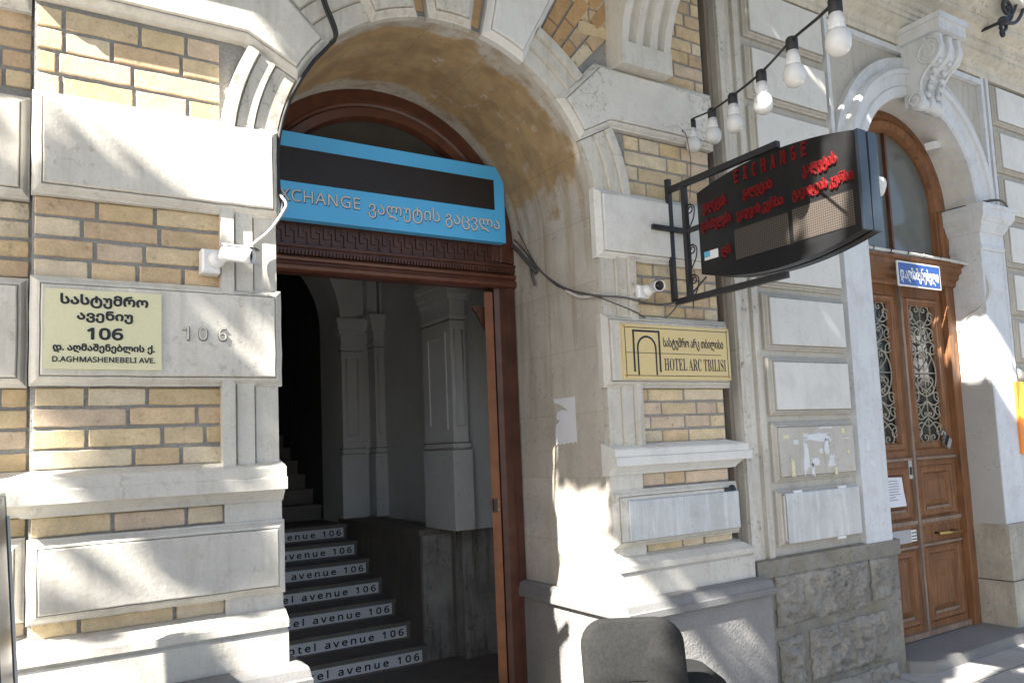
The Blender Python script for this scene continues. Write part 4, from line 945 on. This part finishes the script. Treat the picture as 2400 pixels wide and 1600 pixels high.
b = MB(); b.cur = 'paper'; b.loops([[(x,y_,z) for x, z in ((5.42,1.075),(5.665,1.072),(5.64,1.20),(5.63,1.29),(5.42,1.30))] for y_ in (.226,.224)], None, (1,1))
random.seed(5)
for i in range(8): b.box(5.45, 5.45+random.uniform(.08,.15), .2225, .2242, 1.265-.02*i, 1.269-.02*i, 'dark_outline')
tag(b.build('paper_notice'), 'white paper notice taped on the left leaf of the wooden door', 'notice')
# street name sign on the door lintel
Q = thing('street_name_sign', 'small blue enamel street sign with white letters above the wooden door', 'sign', (5.9,.11,2.74))
b = MB(); b.box(5.60, 6.175, .095, .105, 2.738, 2.932, 'white_enamel'); b.box(5.612, 6.163, .0935, .096, 2.750, 2.920, 'street_blue'); b.build('plate', Q)
b = MB(); b.text('დ.აღმაშენებელი', (5.885,.0928,2.828), (1,0,0), (0,0,1), w=.515, h=.125, mat='white_enamel', fat=.0008, depth=.001); b.build('lettering', Q)
# padlock, door top camera, lamp
P = thing('padlock', 'black and silver padlock hanging from the iron grille of the wooden door', 'padlock', (6.25,.2,1.53))
b = MB(); b.obox((6.255,.208,1.535), (.035,0,-.022), (0,.012,0), (.022,0,.035), 'steel'); b.obox((6.235,.205,1.55), (.012,0,-.008), (0,.014,0), (.022,0,.036), 'lens_black'); b.build('lock_body', P)
b = MB(); b.tube(catmull([Vector(p) for p in ((6.25,.21,1.57),(6.245,.215,1.61),(6.225,.22,1.62),(6.215,.22,1.59))], 5), .006, 6, 'steel'); b.build('shackle', P)
P = thing('door_camera', 'small grey camera on an arm at the arch over the wooden door', 'camera', (6.50,.14,3.98))
b = MB(); b.cur = 'white_plastic'; b.obox((6.28,.12,3.955), (.075,.02,.022), (-.01,.035,0), (-.008,0,.028)); b.build('camera_body', P)
b = MB(); b.cur = 'steel'; b.tube([(6.33,.12,3.97),(6.44,.13,4.0)], .008, 8); b.box(6.42,6.47,.11,.16,3.97,4.04,'black_iron'); b.build('arm', P)
P = thing('wall_lamp', 'small white lamp in front of the arched window beside the currency board', 'lamp', (5.55,.2,3.5))
b = MB(); b.cur = 'white_enamel'; b.lathe([(.05,.05),(.055,.02),(.05,-.01),(.035,-.05),(.02,-.075),(0,-.08)], (5.56,.16,3.52), (0,0,1), 20); b.build('lamp_shade', P)
b = MB(); b.cur = 'steel'; b.tube([(5.55,.16,3.57),(5.55,.22,3.58),(5.55,.27,3.56)], .008, 8); b.tube([(5.56,.16,3.45),(5.55,.22,3.40)], .006, 8); b.build('arm', P)
# iron lantern bracket at the cornice
b = MB(); b.cur = 'black_iron'; P = lambda a: (6.62+a[0]*.78, -.30-a[0]*.0, a[1])
def scr(pts, r): b.tube([(p[0], -.36, p[1]) for p in pts], r, 7)
scr(spiral((6.69,5.0), .095, .012, -PI/2, 1.6, 40), .014)
scr([(v.x,v.y) for v in catmull([Vector((6.56,4.80,0)),Vector((6.585,4.86,0)),Vector((6.62,4.885,0)),Vector((6.72,4.885,0)),Vector((6.85,4.94,0)),Vector((6.98,5.08,0))], 6)], [.012]*1+[.016]*29+[.018] if False else .015)
scr([(v.x,v.y) for v in catmull([Vector((6.66,4.88,0)),Vector((6.645,4.82,0)),Vector((6.60,4.79,0))], 6)], .014)
scr(spiral((6.585,4.765), .030, .012, PI/2, 1.2, 20), .012)
scr([(v.x,v.y) for v in catmull([Vector((6.66,4.90,0)),Vector((6.70,4.93,0)),Vector((6.80,5.0,0)),Vector((6.88,5.12,0))], 6)], .012)
b.lathe([(0,-.05),(.035,-.02),(.04,.01),(.02,.05),(0,.06)], (6.61,-.36,4.875), (1,0,.3), 10)
b.tube([(6.62,-.36,4.88),(6.66,-.14,4.90),(6.68,0,4.9)], .014, 7)
tag(b.build('iron_bracket'), 'black wrought iron scroll bracket under the cornice', 'bracket')
# orange wall sign
O = thing('orange_sign', 'orange and yellow sign with phone symbol on the wall right of the wooden door', 'sign', (7.3,-.03,1.4))
b = MB(); b.cur = 'orange_film'; b.box(6.88, 7.75, -.055, -.036, 1.41, 2.0); b.add([(6.88,-.056,1.72),(7.2,-.056,1.60),(7.6,-.056,1.85),(7.75,-.056,2.0),(6.95,-.056,2.0)], [(0,1,2,3,4)], 'yellow_film'); b.build('sign_panel', O)
b = MB(); b.lathe([(.030,0),(.030,.003)], (6.945,-.055,1.475), (0,-1,0), 20, 'white_enamel'); b.tube(catmull([Vector((6.932,-.059,1.49)),Vector((6.935,-.059,1.472)),Vector((6.955,-.059,1.462))], 4), .005, 6, 'orange_film'); b.text('5', (7.02,-.0555,1.475), (1,0,0), (0,0,1), h=.055, mat='white_enamel', bold=.02, depth=.002); b.build('lettering', O)

# office chair
def skinrect(w, h, r, n=6):
    P = []
    for cx_, cz_, a in ((w/2-r,h-r,0),(-w/2+r,h-r,90),(-w/2+r*.7,r*.7,180),(w/2-r*.7,r*.7,270)):
        rr = r if cz_ > r else r*.7
        for i in range(n+1): P.append((cx_+rr*math.cos(R(a+90*i/n)), cz_+rr*math.sin(R(a+90*i/n))))
    return P
CH = thing('office_chair', 'black fabric office chair in front of the stone plinth', 'chair', (2.22, -.75, 0))
def cushion(mb, P, org, rt, up, th, m, bow=.02):
    org, rt, up = Vector(org), Vector(rt).normalized(), Vector(up).normalized(); nn = rt.cross(up); L = []
    cz_ = sum(p[1] for p in P)/len(P)
    for d, k in ((0,.90),(th*.08,.96),(th*.3,1.0),(th*.7,1.0),(th*.92,.96),(th,.90),(th*1.05,.6),(th*1.08,.25)):
        L.append([org+rt*(p[0]*k)+up*((p[1]-cz_)*k+cz_)+nn*(d-bow*(p[0]/.25)**2*-1) for p in P])
    mb.loops(L, m, (1,1), smooth=True)
b = MB(); brt = (.905,-.425,-.03)
cushion(b, skinrect(.45, .40, .11), (2.252,-.62,.485), brt, (.03,.11,.99), .07, 'fabric_black', .03); b.build('backrest', CH)
b = MB(); cushion(b, skinrect(.56,.50,.12), (2.63,-.24,.565), (.905,-.425,0), (-.425,-.905,0), .09, 'fabric_black', .0); b.build('seat', CH)
b = MB(); b.cur = 'plastic_black'; b.tube([(2.33,-.44,.10),(2.33,-.44,.42)], .03, 12); b.tube(catmull([Vector((2.30,-.5,.42)),Vector((2.24,-.63,.43)),Vector((2.235,-.645,.45)),Vector((2.24,-.63,.50))], 5), .02, 8)
for i in range(5):
    a = .3+i*2*PI/5; e = Vector((2.33+.28*math.cos(a), -.44+.28*math.sin(a), .07)); b.tube([(2.33,-.44,.12), e], [.026,.016], 8)
bs_ = b.build('star_base', CH)
for i in range(5):
    a = .3+i*2*PI/5; e = Vector((2.33+.28*math.cos(a), -.44+.28*math.sin(a), .03)); b = MB(); b.cur = 'plastic_black'; b.lathe([(.0,-.018),(.03,-.018),(.03,.018),(0,.018)], e, (math.sin(a),-math.cos(a),0), 14); b.build('caster', bs_)

# dark board standing square to the wall at the left edge
D = thing('standing_board', 'dark standing board with a clear plastic edge at the far left of the brick pier', 'board', (0,-.9,0))
b = MB(); b.cur = 'panel_dark'; XB = lambda z: .050-.054*z
b.loops([[(XB(z)-.045,-1.7,z),(XB(z),-1.7,z),(XB(z),-.27,z),(XB(z)-.045,-.27,z)] for z in (0,1.565)], None, (1,1)); b.build('board_body', D)
b = MB(); b.loops([[(XB(z)-.047,-.2698,z),(XB(z)+.004,-.2698,z),(XB(z)+.004,-.258,z),(XB(z)-.047,-.258,z)] for z in (0,1.575)], 'clear_edge', (1,1))
b.loops([[(XB(z)+.0042,-.30,z),(XB(z)+.012,-.30,z),(XB(z)+.012,-.256,z),(XB(z)+.0042,-.256,z)] for z in (0,1.50)], 'sheet_metal', (1,1)); b.build('plastic_edge', D)

# ================================================================= street tree (shades the facade)
random.seed(21)
T = thing('street_tree', 'leafy street tree at the kerb beside the hotel entrance', 'tree', (-3.6,-3.6,0))
b = MB(); b.cur = 'bark'
b.tube(catmull([Vector((-3.6,-3.6,0)),Vector((-3.55,-3.6,1.5)),Vector((-3.62,-3.5,3.2)),Vector((-3.4,-3.3,5.0)),Vector((-3.0,-2.9,6.4)),Vector((-2.2,-2.5,7.4))], 5), [.2-.006*i for i in range(26)], 12)
for e in ((-1.5,-2.6,6.6),(0,-2.5,7.2),(-4.6,-2.5,6.8),(-2.2,-2.1,8.2),(1.5,-2.4,7.8),(-3.5,-1.8,7.4)):
    b.tube(catmull([Vector((-3.3,-3.2,5.3)), Vector((-3.0,-2.9,5.9)).lerp(Vector(e), .35)+Vector((0,0,.2)), Vector(e)], 6), [.07-.0045*i for i in range(13)], 7)
b.build('trunk', T)
def shade(p, a):
    """how thick the crown is along the ray that lands on the facade at x=a, z=p-a"""
    if -2.2 < a < -.2 and 1.55 < p < 5: return 1
    if 5.8 < a < 8.8 and 4.5 < p < 7.6 and -1.7 < p-a < -.30: return 0
    if a > 8.3 and p < 4.5: return 0
    if a > 4.9 and (p < 5 or a > 7.6): return 1
    if 1.1 < p < 1.62 and .25 < a < 1.1: return .13
    if p < 1.62 or a < -.2: return 0
    if p < 3.2:
        if a > 1.0: return 0
        if p < (1.97 if a < .3 else 1.76): return .04 if p > 1.5 and a > .4 else 0
        if a < .35: return 1.0 if p < 2.45 else .5 if p < 2.72 else 0
        return 1.0 if p < 2.5 else .8 if p < 3.0 else .42
    if p < 3.55: return 0
    top = 4.42 if a < 1.3 else 4.12
    if p < top: return 0 if p < 3.72 or a < 2.75 else .38
    if 5.68 < p < 6.2 and abs(a-(6.10+(p-5.8)*1.1)) < .22: return 0
    if p < 8.5: return 1.0
    if p < 9.2: return .0 if 5.5 < a < 7.3 else .30 if a > 4.5 else .7
    return .8 if p < 11.5 else 0
b = MB(); b.cur = 'leaf'; vs = []; fs = []
def leaf(p, a, L):
    t = 6.4-(p-a)+random.uniform(-.5, .9)
    c0 = Vector((a, 0, p-a))-SUN*t
    d = Vector((random.gauss(0,1), random.gauss(0,1), random.gauss(0,.7))).normalized(); e = d.cross(Vector((random.gauss(0,1),random.gauss(0,1),random.gauss(0,1)))).normalized()
    o = len(vs); vs.extend([c0-d*L, c0-d*L*.3+e*L*.55, c0+d*L*.4+e*L*.45, c0+d*L, c0+d*L*.4-e*L*.45, c0-d*L*.3-e*L*.55]); fs.append(tuple(range(o, o+6)))
cnt = 0
while cnt < 20000:
    p = random.uniform(1.1, 11.5); a = random.uniform(-2.2, 8.0)
    if cnt > 17000: p = random.uniform(4.12, 5.3); a = random.uniform(.9, 4.5)
    if random.random() > shade(p, a) or (a > 4.9 and p < 4): continue
    leaf(p, a, random.uniform(.065, .11)); cnt += 1
cnt = 0
while cnt < 9000:
    p = random.uniform(-5, 12); a = random.uniform(4.9, 16)
    if random.random() > shade(p, a): continue
    leaf(p, a, random.uniform(.12, .2)); cnt += 1
b.add(vs, fs); b.build('crown', T)
